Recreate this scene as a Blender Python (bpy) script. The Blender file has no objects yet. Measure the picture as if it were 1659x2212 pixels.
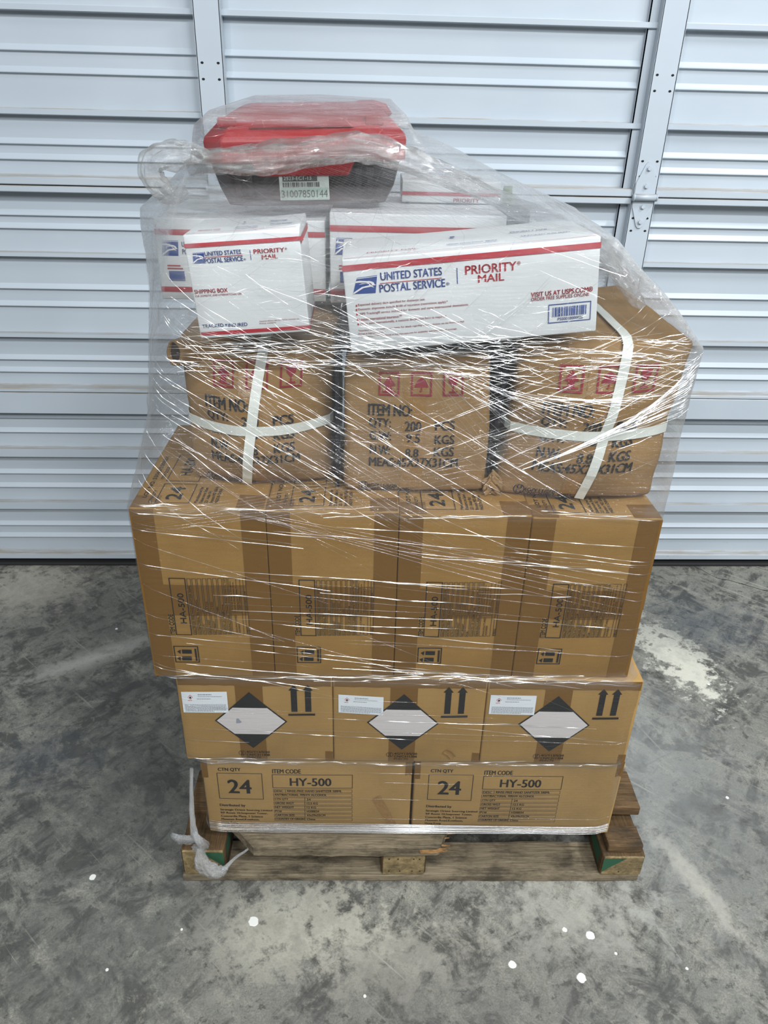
import bpy, bmesh, math, random
import numpy as np
from mathutils import Vector, Matrix, noise
random.seed(7)
C = bpy.context.scene.collection
S = bpy.context.scene
PI = math.pi

# ------------------------------------------------------------------ camera
cam = bpy.data.cameras.new('camera')
cam.sensor_fit = 'VERTICAL'; cam.sensor_height = 36.0
cam.lens = 1606.14 / 2212 * 36.0
cam.clip_start = 0.02
cam_ob = bpy.data.objects.new('camera', cam); C.objects.link(cam_ob)
yaw, pitch, roll = 0.0437, 0.4964, 0.0248
fwd = Vector((math.sin(yaw)*math.cos(pitch), math.cos(yaw)*math.cos(pitch), -math.sin(pitch)))
rt = Vector((math.cos(yaw), -math.sin(yaw), 0)); up = rt.cross(fwd)
rt2 = rt*math.cos(roll) + up*math.sin(roll); up2 = -rt*math.sin(roll) + up*math.cos(roll)
M = Matrix((rt2, up2, -fwd)).transposed().to_4x4(); M.translation = Vector((-0.1219, -1.0791, 1.5109))
cam_ob.matrix_world = M
S.camera = cam_ob

# ------------------------------------------------------------------ world, lamps, exposure
w = bpy.data.worlds.new('warehouse_air'); S.world = w; w.use_nodes = True
w.node_tree.nodes['Background'].inputs[0].default_value = (0.88, 0.94, 1.0, 1)
w.node_tree.nodes['Background'].inputs[1].default_value = 0.17
def tube_lamp(x, y, z, power, rotz=0, sx=1.3, sy=0.16, col=(0.93, 0.97, 1.0), tilt=0.0):
    l = bpy.data.lights.new('ceiling_tube_lamp', 'AREA'); l.shape = 'RECTANGLE'; l.size = sx; l.size_y = sy
    l.energy = power*.60; l.color = col
    o = bpy.data.objects.new('ceiling_tube_lamp', l); C.objects.link(o); o.location = (x, y, z); o.rotation_euler = Matrix.Rotation(tilt, 3, 'X').to_euler() if not rotz else (Matrix.Rotation(tilt, 3, 'X') @ Matrix.Rotation(rotz, 3, 'Z')).to_euler()
    return o
tube_lamp(1.6, -2.5, 4.2, 200, tilt=.6)
tube_lamp(-1.2, -2.8, 4.2, 85, tilt=.6)
tube_lamp(0.4, -5.0, 4.2, 210, PI/2, tilt=.75)
tube_lamp(-2.6, -4.4, 4.2, 100, PI/2, tilt=.7)
tube_lamp(3.4, -3.0, 4.2, 95, PI/2, tilt=.6)
tube_lamp(2.2, -0.35, 3.9, 130, PI/2, sx=.9)
S.view_settings.view_transform = 'Standard'; S.view_settings.look = 'None'
S.view_settings.gamma = 1.0; S.view_settings.use_curve_mapping = False
S.view_settings.exposure = 0.0
S.cycles.transparent_max_bounces = 48
S.cycles.max_bounces = 6
S.cycles.caustics_reflective = False; S.cycles.caustics_refractive = False

# ------------------------------------------------------------------ object helpers
def link_obj(name, me, parent=None):
    o = bpy.data.objects.new(name, me); C.objects.link(o)
    if parent is not None: o.parent = parent
    return o
def tag(o, label=None, cat=None, group=None, kind=None):
    if label: o['label'] = label
    if cat: o['category'] = cat
    if group: o['group'] = group
    if kind: o['kind'] = kind
    return o
def thing(name, loc=(0, 0, 0), rot=(0, 0, 0), label=None, cat=None, group=None):
    o = bpy.data.objects.new(name, None); C.objects.link(o); o.location = loc; o.rotation_euler = rot
    o.empty_display_size = 0.05
    return tag(o, label, cat, group)
def dup(root, loc, rot, label, group=None):
    r = root.copy(); C.objects.link(r); r.location = loc; r.rotation_euler = rot; r['label'] = label
    if group: r['group'] = group
    for ch in list(root.children):
        c = ch.copy(); C.objects.link(c); c.parent = r
        for g in ch.children:
            d = g.copy(); C.objects.link(d); d.parent = c
    return r

class MB:
    """collects geometry for one mesh"""
    def __init__(s): s.v = []; s.f = []; s.m = []; s.smooth = []
    def add(s, verts, faces, mi=0, smooth=False):
        o = len(s.v); s.v += [tuple(p) for p in verts]
        for f in faces: s.f.append(tuple(i+o for i in f)); s.m.append(mi); s.smooth.append(smooth)
    def box(s, x0, x1, y0, y1, z0, z1, mi=0, bev=0.0):
        bm = bmesh.new(); bmesh.ops.create_cube(bm, size=1)
        for v in bm.verts: v.co = ((x0+x1)/2 + v.co.x*(x1-x0), (y0+y1)/2 + v.co.y*(y1-y0), (z0+z1)/2 + v.co.z*(z1-z0))
        if bev: bmesh.ops.bevel(bm, geom=bm.edges[:], offset=bev, segments=2, affect='EDGES', profile=.5)
        bm.verts.index_update()
        s.add([v.co[:] for v in bm.verts], [[v.index for v in f.verts] for f in bm.faces], mi); bm.free()
    def prism(s, poly, a0, a1, axis, mi=0):
        """poly of 2D points extruded along axis"""
        n = len(poly)
        def P(p, a): return {'x': (a, p[0], p[1]), 'y': (p[0], a, p[1]), 'z': (p[0], p[1], a)}[axis]
        s.add([P(p, a0) for p in poly]+[P(p, a1) for p in poly], [list(range(n))[::-1], [i+n for i in range(n)]] + [[i, (i+1) % n, n+(i+1) % n, n+i] for i in range(n)], mi)
    def tube(s, pts, rad, n=8, mi=0, caps=True, smooth=True, phase=0.0):
        pts = [Vector(p) for p in pts]; m = len(pts)
        rs = rad if isinstance(rad, (list, tuple)) else [rad]*m
        V = []; ref = None
        for i, p in enumerate(pts):
            t = (pts[min(i+1, m-1)] - pts[max(i-1, 0)]).normalized()
            if ref is None: ref = Vector((0, 0, 1)) if abs(t.z) < .9 else Vector((1, 0, 0))
            a = t.cross(ref).normalized(); b = a.cross(t).normalized(); ref = b
            for k in range(n):
                q = 2*PI*k/n + phase; V.append(p + (a*math.cos(q) + b*math.sin(q))*rs[i])
        F = [(i*n+k, i*n+(k+1) % n, (i+1)*n+(k+1) % n, (i+1)*n+k) for i in range(m-1) for k in range(n)]
        if caps: F += [tuple(range(n))[::-1], tuple((m-1)*n+k for k in range(n))]
        s.add(V, F, mi, smooth)
    def grid(s, fn, us, vs, mi=0, smooth=True):
        nu = len(us); V = [fn(u, v) for v in vs for u in us]
        s.add(V, [(j*nu+i, j*nu+i+1, (j+1)*nu+i+1, (j+1)*nu+i) for j in range(len(vs)-1) for i in range(nu-1)], mi, smooth)
    def build(s, name, mats, parent=None):
        me = bpy.data.meshes.new(name); me.from_pydata(s.v, [], s.f); me.update()
        for m in (mats if isinstance(mats, (list, tuple)) else [mats]): me.materials.append(m)
        me.polygons.foreach_set('material_index', s.m); me.polygons.foreach_set('use_smooth', s.smooth)
        return link_obj(name, me, parent)
def lin(a, b, n): return [a+(b-a)*i/n for i in range(n+1)]
def nz(x, y, z): return noise.noise(Vector((x, y, z)))

# ------------------------------------------------------------------ materials
def srgb(r, g, b):
    f = lambda c: (c/255/12.92) if c/255 <= .04045 else ((c/255+.055)/1.055)**2.4
    return (f(r), f(g), f(b), 1)
def nodes(name):
    m = bpy.data.materials.new(name); m.use_nodes = True; t = m.node_tree
    return m, t, t.nodes['Principled BSDF']
def nd(t, typ, **kw):
    n = t.nodes.new(typ)
    for k, v in kw.items():
        if k.startswith('i_'): n.inputs[k[2:].replace('_', ' ')].default_value = v
        elif k.startswith('n_'): n.inputs[int(k[2:])].default_value = v
        else: setattr(n, k, v)
    return n
def ramp(t, src, stops):
    r = t.nodes.new('ShaderNodeValToRGB'); e = r.color_ramp.elements
    while len(e) < len(stops): e.new(.5)
    for el, (p, c) in zip(e, stops): el.position = p; el.color = c if len(c) == 4 else (*c, 1)
    t.links.new(src, r.inputs[0]); return r.outputs[0]
def texco(t, scale=(1, 1, 1), kind='Object'):
    tc = t.nodes.new('ShaderNodeTexCoord'); mp = t.nodes.new('ShaderNodeMapping'); mp.inputs['Scale'].default_value = scale
    t.links.new(tc.outputs[kind], mp.inputs[0]); return mp.outputs[0]
def noi(t, vec, scale, detail=4, rough=.55, dist=0.0):
    n = nd(t, 'ShaderNodeTexNoise', i_Scale=scale, i_Detail=detail, i_Roughness=rough, i_Distortion=dist)
    t.links.new(vec, n.inputs['Vector']); return n.outputs['Fac']
def mixc(t, fac, a, b, mode='MIX'):
    n = t.nodes.new('ShaderNodeMix'); n.data_type = 'RGBA'; n.blend_type = mode
    for s, v in ((0, fac), (6, a), (7, b)):
        if isinstance(v, (int, float)): n.inputs[s].default_value = v
        elif isinstance(v, tuple): n.inputs[s].default_value = v
        else: t.links.new(v, n.inputs[s])
    return n.outputs[2]
def math_(t, op, a, b=None, clamp=False):
    n = t.nodes.new('ShaderNodeMath'); n.operation = op; n.use_clamp = clamp
    for i, v in enumerate((a, b)):
        if v is None: continue
        if isinstance(v, (int, float)): n.inputs[i].default_value = v
        else: t.links.new(v, n.inputs[i])
    return n.outputs[0]
def bump(t, b, h, strength=.3, dist=.002):
    n = nd(t, 'ShaderNodeBump', i_Strength=strength, i_Distance=dist); t.links.new(h, n.inputs['Height']); t.links.new(n.outputs[0], b.inputs['Normal']); return n
def plain(name, col, rough=.5, metal=0.0, spec=.5, bumps=None):
    m, t, b = nodes(name); b.inputs['Base Color'].default_value = col; b.inputs['Roughness'].default_value = rough
    b.inputs['Metallic'].default_value = metal; b.inputs['Specular IOR Level'].default_value = spec
    if bumps: bump(t, b, noi(t, texco(t), bumps[0]), bumps[1], bumps[2])
    return m
def cardboard(name, col, dirt=.25, wr=0.0):
    m, t, b = nodes(name); v = texco(t)
    a = noi(t, v, 9, 5); fl = noi(t, texco(t, (90, 90, 700)), 1.0, 2); sp = noi(t, v, 900, 2)
    base = mixc(t, ramp(t, a, [(.35, (0, 0, 0)), (.75, (1, 1, 1))]), col, tuple(c*(1-dirt) for c in col[:3])+(1,))
    base = mixc(t, ramp(t, sp, [(.35, (0, 0, 0)), (.7, (.35, .35, .35))]), base, tuple(c*1.3 for c in col[:3])+(1,))
    t.links.new(base, b.inputs['Base Color']); b.inputs['Roughness'].default_value = .78; b.inputs['Specular IOR Level'].default_value = .25
    h = math_(t, 'ADD', math_(t, 'MULTIPLY', fl, .3), noi(t, v, 30, 6))
    bump(t, b, h, .25+wr, .002+.003*wr)
    return m
def wood(name, col, dark, grain=(3, 60, 60)):
    m, t, b = nodes(name); v = texco(t, grain); g = noi(t, v, 4.0, 8, .72, .8); st = noi(t, texco(t, (1, 2.2, 2.2)), 9, 7, .7)
    base = mixc(t, ramp(t, g, [(.3, (0, 0, 0)), (.7, (1, 1, 1))]), dark, col)
    base = mixc(t, ramp(t, st, [(.46, (0, 0, 0)), (.64, (.75, .75, .75))]), base, (0.03, .026, .02, 1))
    t.links.new(base, b.inputs['Base Color']); b.inputs['Roughness'].default_value = .85; b.inputs['Specular IOR Level'].default_value = .2
    bump(t, b, g, .5, .003); return m
MK = {'k': plain('black_print', (.012, .012, .013, 1), .7), 'r': plain('red_print', srgb(176, 28, 42), .55), 'b': plain('blue_print', srgb(30, 66, 138), .55),
      'w': plain('white_print', (.78, .76, .75, 1), .6), 'm': plain('crimson_print', srgb(140, 34, 48), .75)}
PRINT = [MK[c] for c in 'krbwm']; PI_ = {c: i for i, c in enumerate('krbwm')}
CARD_BOTTOM = cardboard('bottom_cardboard', srgb(170, 137, 86))
CARD_MID = cardboard('hazard_cardboard', srgb(166, 132, 80))
CARD_TALL = cardboard('tall_cardboard', srgb(157, 121, 67))
CARD_CRUSH = cardboard('crushed_cardboard', srgb(154, 122, 80), .3, .15)
TAPE = plain('brown_tape', srgb(118, 84, 36), .3, bumps=(60, .25, .002))
TAPE_LIGHT = plain('pale_brown_tape', srgb(150, 114, 66), .28, bumps=(90, .5, .003))
WHITE_BOX = plain('white_mail_card', srgb(226, 229, 229), .42, bumps=(14, .12, .004))
STRAP = plain('white_strap', srgb(226, 229, 220), .4, bumps=(400, .2, .001))

# ------------------------------------------------------------------ flat lettering and marks
_tc = {}
def glyphs(txt, bold):
    k = txt
    if k not in _tc:
        cu = bpy.data.curves.new('lettering', 'FONT'); cu.body = txt; cu.size = 1.0; cu.resolution_u = 3; 
        ob = bpy.data.objects.new('lettering', cu); me = ob.to_mesh()
        V = np.array([v.co[:2] for v in me.vertices]); F = [tuple(p.vertices) for p in me.polygons]
        ob.to_mesh_clear(); bpy.data.objects.remove(ob); bpy.data.curves.remove(cu)
        lo, hi = V.min(0), V.max(0)
        _tc[k] = ((V-lo)/(hi-lo), F)
    return _tc[k]
def put_marks(mb, marks, fmap, su=1.0, sv=1.0, ou=0.0, ov=0.0, bold=.0, swap=None):
    """fmap(u, v) -> 3D. marks are printed on that surface."""
    X = lambda u, v: fmap(u*su+ou, v*sv+ov)
    def rect(a, b, c, d, mi):
        nu = max(1, int(abs(b-a)*su/.02)); nv = max(1, int(abs(d-c)*sv/.02))
        mb.grid(X, lin(a, b, nu), lin(c, d, nv), mi, False)
    for q in marks:
        mi = PI_[swap.get(q[1 if q[0] != 't' else 2], 'k')] if swap else PI_[q[1] if q[0] != 't' else q[2]]
        if q[0] == 't':
            _, s, c, u0, u1, v0, v1, rot = q; V, F = glyphs(s, bold if bold else (.016 if (v1-v0 if rot == 0 else u1-u0)*(sv if rot == 0 else su) > .0055 else .008))
            h_ = (v1-v0)*sv if rot == 0 else (u1-u0)*su
            bd = (bold if bold else (.034 if h_ > .0055 else .016))*h_
            for su_, sv_ in ((0, 0), (bd, 0), (-bd, 0), (0, bd*.6)):
                Y = lambda u, v, du=su_/su, dv=sv_/sv: X(u+du, v+dv)
                if rot == 0: mb.add([Y(u0+(u1-u0)*a, v0+(v1-v0)*b) for a, b in V], F, mi)
                else: mb.add([Y(u0+(u1-u0)*(1-b), v0+(v1-v0)*a) for a, b in V], F, mi)
        elif q[0] == 'r': rect(*q[2:6], mi)
        elif q[0] == 'o':
            u0, u1, v0, v1, l = q[2:]; lu, lv = l/su, l/sv
            rect(u0, u1, v0, v0+lv, mi); rect(u0, u1, v1-lv, v1, mi); rect(u0, u0+lu, v0+lv, v1-lv, mi); rect(u1-lu, u1, v0+lv, v1-lv, mi)
        elif q[0] == 'p':
            P = [X(*p) for p in q[2]]; mb.add(P, [tuple(range(len(P)))], mi)
def ring2(cu, cv, ru, rv, lw, n=28):
    """outline polygons of an ellipse as quads"""
    o = []
    for i in range(n):
        a, b = 2*PI*i/n, 2*PI*(i+1)/n
        o.append(('p', 'k', [(cu+ru*math.cos(a), cv+rv*math.sin(a)), (cu+ru*math.cos(b), cv+rv*math.sin(b)), (cu+(ru-lw)*math.cos(b), cv+(rv-lw)*math.sin(b)), (cu+(ru-lw)*math.cos(a), cv+(rv-lw)*math.sin(a))]))
    return o

# ================================================================== SETTING: floor and sectional door
def floor_material():
    m, t, b = nodes('stained_concrete'); v = texco(t)
    big = noi(t, v, 1.7, 6, .62, .4); mid = noi(t, v, 6, 8, .68, .3); fine = noi(t, v, 38, 6, .7); grit = noi(t, v, 260, 3, .6)
    c = ramp(t, big, [(.30, srgb(121, 119, 111)), (.50, srgb(139, 138, 129)), (.70, srgb(155, 152, 143))])
    rough_ = noi(t, v, 9, 10, .72, .7)
    def turned(rz, sc, k, det, dist=.4):
        tc = t.nodes.new('ShaderNodeTexCoord'); r0 = t.nodes.new('ShaderNodeMapping'); r0.inputs['Rotation'].default_value = (0, 0, rz); t.links.new(tc.outputs['Object'], r0.inputs[0])
        mp = t.nodes.new('ShaderNodeMapping'); mp.inputs['Scale'].default_value = sc; t.links.new(r0.outputs[0], mp.inputs[0]); return noi(t, mp.outputs[0], k, det, .68, dist)
    c = mixc(t, ramp(t, rough_, [(.43, (.9, .9, .9)), (.51, (0, 0, 0))]), c, srgb(81, 80, 75))
    c = mixc(t, ramp(t, turned(-.85, (2.5, 9, 1), 2.0, 8), [(.38, (.85, .85, .85)), (.49, (0, 0, 0))]), c, srgb(71, 71, 68))
    c = mixc(t, ramp(t, turned(.8, (3, 10, 1), 1.6, 8), [(.52, (0, 0, 0)), (.60, (.7, .7, .7))]), c, srgb(161, 159, 147))
    c = mixc(t, ramp(t, noi(t, v, 16, 9, .75, .5), [(.54, (0, 0, 0)), (.60, (.6, .6, .6))]), c, srgb(166, 163, 150))
    c = mixc(t, ramp(t, fine, [(.36, (.8, .8, .8)), (.43, (0, 0, 0))]), c, srgb(67, 67, 63))
    c = mixc(t, ramp(t, grit, [(.40, (.4, .4, .4)), (.6, (0, 0, 0))]), c, srgb(91, 90, 86))
    c = mixc(t, .75, c, ramp(t, noi(t, v, 70, 8, .8), [(.30, (.45, .45, .45)), (.5, (.92, .92, .92)), (.7, (1.0, 1.0, 1.0))]), 'MULTIPLY')
    # broom marks and long scrapes
    for rz, sc, thr, colr in ((.75, (1.6, 46, 1), .665, srgb(164, 161, 151)), (-.45, (1.2, 38, 1), .675, srgb(83, 85, 83)), (1.25, (1.4, 60, 1), .69, srgb(157, 155, 146))):
        tc = t.nodes.new('ShaderNodeTexCoord'); r0 = t.nodes.new('ShaderNodeMapping'); r0.inputs['Rotation'].default_value = (0, 0, rz); t.links.new(tc.outputs['Object'], r0.inputs[0])
        mp = t.nodes.new('ShaderNodeMapping'); mp.inputs['Scale'].default_value = sc; t.links.new(r0.outputs[0], mp.inputs[0])
        c = mixc(t, ramp(t, noi(t, mp.outputs[0], 1.6, 3, .5), [(thr, (0, 0, 0)), (thr+.05, (.6, .6, .6))]), c, colr)
    # stains, worn patches and darker areas, each with its own place and shape on the slab
    def patch(x, y, rx, ry, rot, colr, lo, hi, amt, nscale=22):
        tc = t.nodes.new('ShaderNodeTexCoord'); mp = t.nodes.new('ShaderNodeMapping'); mp.vector_type = 'TEXTURE'
        mp.inputs['Location'].default_value = (x, y, 0); mp.inputs['Rotation'].default_value = (0, 0, rot); mp.inputs['Scale'].default_value = (rx, ry, 1)
        t.links.new(tc.outputs['Object'], mp.inputs[0])
        ln = t.nodes.new('ShaderNodeVectorMath'); ln.operation = 'LENGTH'; t.links.new(mp.outputs[0], ln.inputs[0])
        k = math_(t, 'SUBTRACT', noi(t, v, nscale, 7, .7), math_(t, 'MULTIPLY', ln.outputs['Value'], .32))
        return ramp(t, k, [(lo, (0, 0, 0)), (hi, (amt, amt, amt))]), colr
    for p in ((-1.27, 1.13, .26, .20, 0, srgb(198, 192, 176), .22, .36, .6), (-.92, .76, .26, .05, .55, srgb(198, 196, 187), .18, .40, .7),
              (.90, .75, .13, .30, .2, srgb(218, 215, 199), .27, .36, .85), (1.03, .92, .26, .18, 0, srgb(61, 69, 80), .10, .5, .6),
              (-.26, -.12, .34, .20, .2, srgb(193, 189, 174), .30, .42, .6), (-.05, -.19, .28, .14, 0, srgb(189, 184, 171), .30, .44, .5), (.35, -.1, .3, .2, 0, srgb(183, 181, 170), .30, .46, .5),
              (-.66, .26, .36, .42, .3, srgb(73, 74, 72), .02, .45, .7), (-.95, .35, .18, .12, 0, srgb(68, 74, 83), .15, .5, .4), (-1.0, 1.0, .5, .3, .2, srgb(87, 86, 83), .1, .5, .5),  # begins with a broad, soft darker area left of the pallet
              (.645, -.02, .03, .17, .35, srgb(198, 193, 179), .16, .34, .6), (-.62, -.18, .2, .14, .5, srgb(85, 86, 83), .1, .45, .5), (0.1, -.28, .6, .12, 0, srgb(87, 87, 85), .1, .5, .5),
              (.62, .32, .22, .34, 0, srgb(167, 170, 168), .02, .5, .5), (.78, .1, .2, .3, 0, srgb(97, 99, 97), .1, .5, .5), (-.8, .62, .30, .05, .1, srgb(77, 77, 76), .12, .4, .6)):
        f, colr = patch(*p); c = mixc(t, f, c, colr)
    t.links.new(c, b.inputs['Base Color']); b.inputs['Specular IOR Level'].default_value = .35
    t.links.new(ramp(t, mid, [(.3, (.42, .42, .42)), (.7, (.72, .72, .72))]), b.inputs['Roughness'])
    bump(t, b, math_(t, 'ADD', math_(t, 'MULTIPLY', fine, .6), math_(t, 'MULTIPLY', grit, .25)), .35, .004)
    return m
fl = MB(); fl.grid(lambda u, v: (u, v, 0), [-4.2, 4.2], [-5.5, 1.7], 0, False)
for (x, y, r) in ((-.701, .004, .0065), (-.333, -.105, .010), (.198, -.205, .0075), (.331, -.234, .009), (.373, -.148, .0085), (.322, -.135, .005), (.62, .55, .006), (.95, .62, .004),
                  (.415, -.187, .003), (-.61, -.2, .003), (-.48, -.12, .0025), (.55, -.22, .003), (-.1, -.26, .003), (.82, .2, .004), (-.9, .9, .004)):
    n = 14; rr = [r*(1+.25*nz(x*50+i, y*40, i*.7)) for i in range(n)]
    top = [(x+rr[i]*math.cos(2*PI*i/n), y+rr[i]*math.sin(2*PI*i/n), .0008) for i in range(n)]
    bot = [(x+1.1*rr[i]*math.cos(2*PI*i/n), y+1.1*rr[i]*math.sin(2*PI*i/n), 0.0) for i in range(n)]
    fl.add(top+bot, [tuple(range(n))]+[(i, n+i, n+(i+1) % n, (i+1) % n) for i in range(n)], 1)
cp = [(1.16, 1.30), (1.20, 1.24), (1.23, 1.20), (1.29, 1.17), (1.35, 1.13), (1.42, 1.10), (1.55, 1.07), (1.7, 1.0)]
cp = [(x+.006*nz(x*30, y*30, 1), y+.008*nz(x*30, y*30, 9)) for a, b in zip(cp, cp[1:]) for k in range(5) for x, y in [(a[0]+(b[0]-a[0])*k/5, a[1]+(b[1]-a[1])*k/5)]]
for (xa, ya), (xb, yb) in zip(cp, cp[1:]): h_ = .0016+.0022*abs(nz(xa*40, ya*40, 4)); fl.add([(xa, ya-h_, .0004), (xb, yb-h_, .0004), (xb, yb+h_, .0004), (xa, ya+h_, .0004)], [(0, 1, 2, 3)], 2)  # crack drawn as thin dark strips
tag(fl.build('floor', [floor_material(), plain('white_paint_splash', srgb(226, 226, 220), .5), plain('dark_crack', (.03, .028, .025, 1), .9)]), kind='structure')

def door_material():
    m, t, b = nodes('white_painted_steel'); v = texco(t); g = t.nodes.new('ShaderNodeNewGeometry'); sx = t.nodes.new('ShaderNodeSeparateXYZ'); t.links.new(g.outputs['Normal'], sx.inputs[0])
    base = ramp(t, noi(t, v, 2.2, 3), [(.3, srgb(182, 192, 201)), (.7, srgb(190, 199, 207))])
    dust = math_(t, 'MULTIPLY', math_(t, 'GREATER_THAN', sx.outputs['Z'], .6), ramp(t, noi(t, texco(t, (3, 30, 30)), 2, 5, .7), [(.35, (.25, .25, .25)), (.6, (1, 1, 1))]))
    base = mixc(t, math_(t, 'MULTIPLY', dust, .75), base, srgb(150, 138, 118))
    sp = t.nodes.new('ShaderNodeSeparateXYZ'); t.links.new(v, sp.inputs[0])
    low = ramp(t, sp.outputs['Z'], [(.04, (1, 1, 1)), (.16, (0, 0, 0))])
    smudge = ramp(t, noi(t, texco(t, (5, 5, 12)), 2.2, 7, .75), [(.60, (0, 0, 0)), (.70, (.7, .7, .7))])
    base = mixc(t, math_(t, 'MULTIPLY', smudge, low), base, srgb(158, 134, 104))
    t.links.new(base, b.inputs['Base Color']); b.inputs['Roughness'].default_value = .38; b.inputs['Specular IOR Level'].default_value = .45
    bump(t, b, noi(t, texco(t, (1.5, 1, 5)), 3, 2), .08, .01); return m
DOOR = door_material(); DARK = plain('dark_rubber', (.02, .02, .02, 1), .7); HOLE = plain('hole_shade_black', (.01, .01, .01, 1), .9)
DY = 1.31
def zc(z, o): return z + (1.511-z)*o/2.389     # height of a point standing o in front of the panel plane
def section_profile(feats):
    P = []
    for f in feats:
        if f[0] == 'rib': z = f[1]; P += [(0, z+.014), (.006, z+.004), (.0085, z+.0005), (.0085, z-.0015), (0, z-.0045)]
        elif f[0] == 'ledge': _, zt, zf, zb, d = f; P += [(0, zt), (.002, zc(zf, d)), (d, zc(zf, d)), (d, zc(zb, d)), (d-.004, zc(zb, d)-.002), (.004, zc(zb, d)), (0, zc(zb, d)-.003)]
        elif f[0] == 'toprail': _, zt, zb, d = f; P += [(d-.012, zc(zt, d)), (d-.002, zc(zt, d)), (d, zc(zt, d)-.002), (d, zc(zb, d)+.002), (d-.002, zc(zb, d)), (0, zc(zb, d)-.002)]
        elif f[0] == 'botrail': _, zt, zb, d = f; P += [(0, zc(zt, d)+.003), (.004, zc(zt, d)), (d-.003, zc(zt, d)-.001), (d, zc(zt, d)-.004), (d, zc(zb, d)+.002), (d-.002, zc(zb, d)), (d-.012, zc(zb, d))]
        elif f[0] == 'groove': _, z, d = f; P += [(d, zc(z, d)+.002), (d-.004, zc(z, d)), (d, zc(z, d)-.002)]
    return P
SEC = [
 [('toprail', 2.56, 2.545, .04), ('rib', 2.47), ('rib', 2.43), ('ledge', 2.36, 2.357, 2.344, .024), ('rib', 2.27), ('rib', 2.22), ('ledge', 2.12, 2.117, 2.104, .024), ('rib', 2.03), ('rib', 1.99), ('botrail', 1.951, 1.929, .04)],
 [('toprail', 1.926, 1.909, .04), ('rib', 1.849), ('rib', 1.812), ('ledge', 1.7365, 1.735, 1.722, .024), ('rib', 1.631), ('rib', 1.579), ('ledge', 1.4935, 1.491, 1.4775, .024), ('rib', 1.404), ('rib', 1.364), ('botrail', 1.318, 1.2955, .04)],
 [('toprail', 1.2925, 1.275, .04), ('rib', 1.214), ('rib', 1.177), ('ledge', 1.110, 1.105, 1.094, .024), ('rib', 1.001), ('rib', .948), ('ledge', .864, .8575, .846, .024), ('rib', .776), ('rib', .735), ('botrail', .675, .662, .04)],
 [('toprail', .660, .586, .04), ('rib', .575), ('rib', .523), ('ledge', .470, .457, .427, .026), ('rib', .368), ('rib', .315), ('ledge', .260, .249, .222, .026), ('rib', .161), ('rib', .112), ('botrail', .036, .012, .026)]]
door = bpy.data.objects.new('door_1', None); C.objects.link(door); door.location = (0, DY, 0); tag(door, kind='structure')
for feats in SEC:
    mb = MB(); P = section_profile(feats); X0, X1 = -4.0, 4.0
    n = len(P); z0, z1 = P[0][1], P[-1][1]
    V = [(X0, -o, z) for o, z in P] + [(X1, -o, z) for o, z in P]
    mb.add(V, [(i, i+1, n+i+1, n+i) for i in range(n-1)], 0)
    mb.add([(X0, .03, z1), (X1, .03, z1), (X1, .03, z0), (X0, .03, z0), (X0, -P[0][0], z0), (X1, -P[0][0], z0), (X0, -P[-1][0], z1), (X1, -P[-1][0], z1)], [(0, 1, 2, 3), (3, 2, 5, 4), (0, 6, 7, 1)], 0)
    mb.build('door_section', DOOR, door)
wsb = MB(); wsb.box(-4.0, 4.0, -.03, .02, .001, .013, 0, .003); wsb.build('weather_strip', DARK, door)
def holes(mb, pts, y):  # flat black discs paint the dark of the punched holes
    for x, z in pts:
        n = 10; mb.add([(x+.0042*math.cos(2*PI*i/n), y, z+.003*math.sin(2*PI*i/n)) for i in range(n)], [tuple(range(n))[::-1]], 1)
def stile(name, x0, x1, za, zb, flange, hole_pts, y=.046):
    mb = MB(); sh = .0
    mb.box(x0, x1, -y, -y+.003, za, zb, 0, .001)                       # face plate
    mb.box(x1-.003, x1, -y, -.004, za, zb, 0); mb.box(x0, x0+.003, -y, -.004, za, zb, 0)
    if flange: mb.box(x0-.024, x0, -.016, -.013, za, zb, 0); mb.box(x0-.024, x0-.021, -.016, -.002, za, zb, 0)
    holes(mb, hole_pts, -y-.0006)
    return mb.build(name, [DOOR, HOLE], door)
k = 1-.046/2.4
def HX(x): return -.1219+(x+.1219)*k
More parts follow.
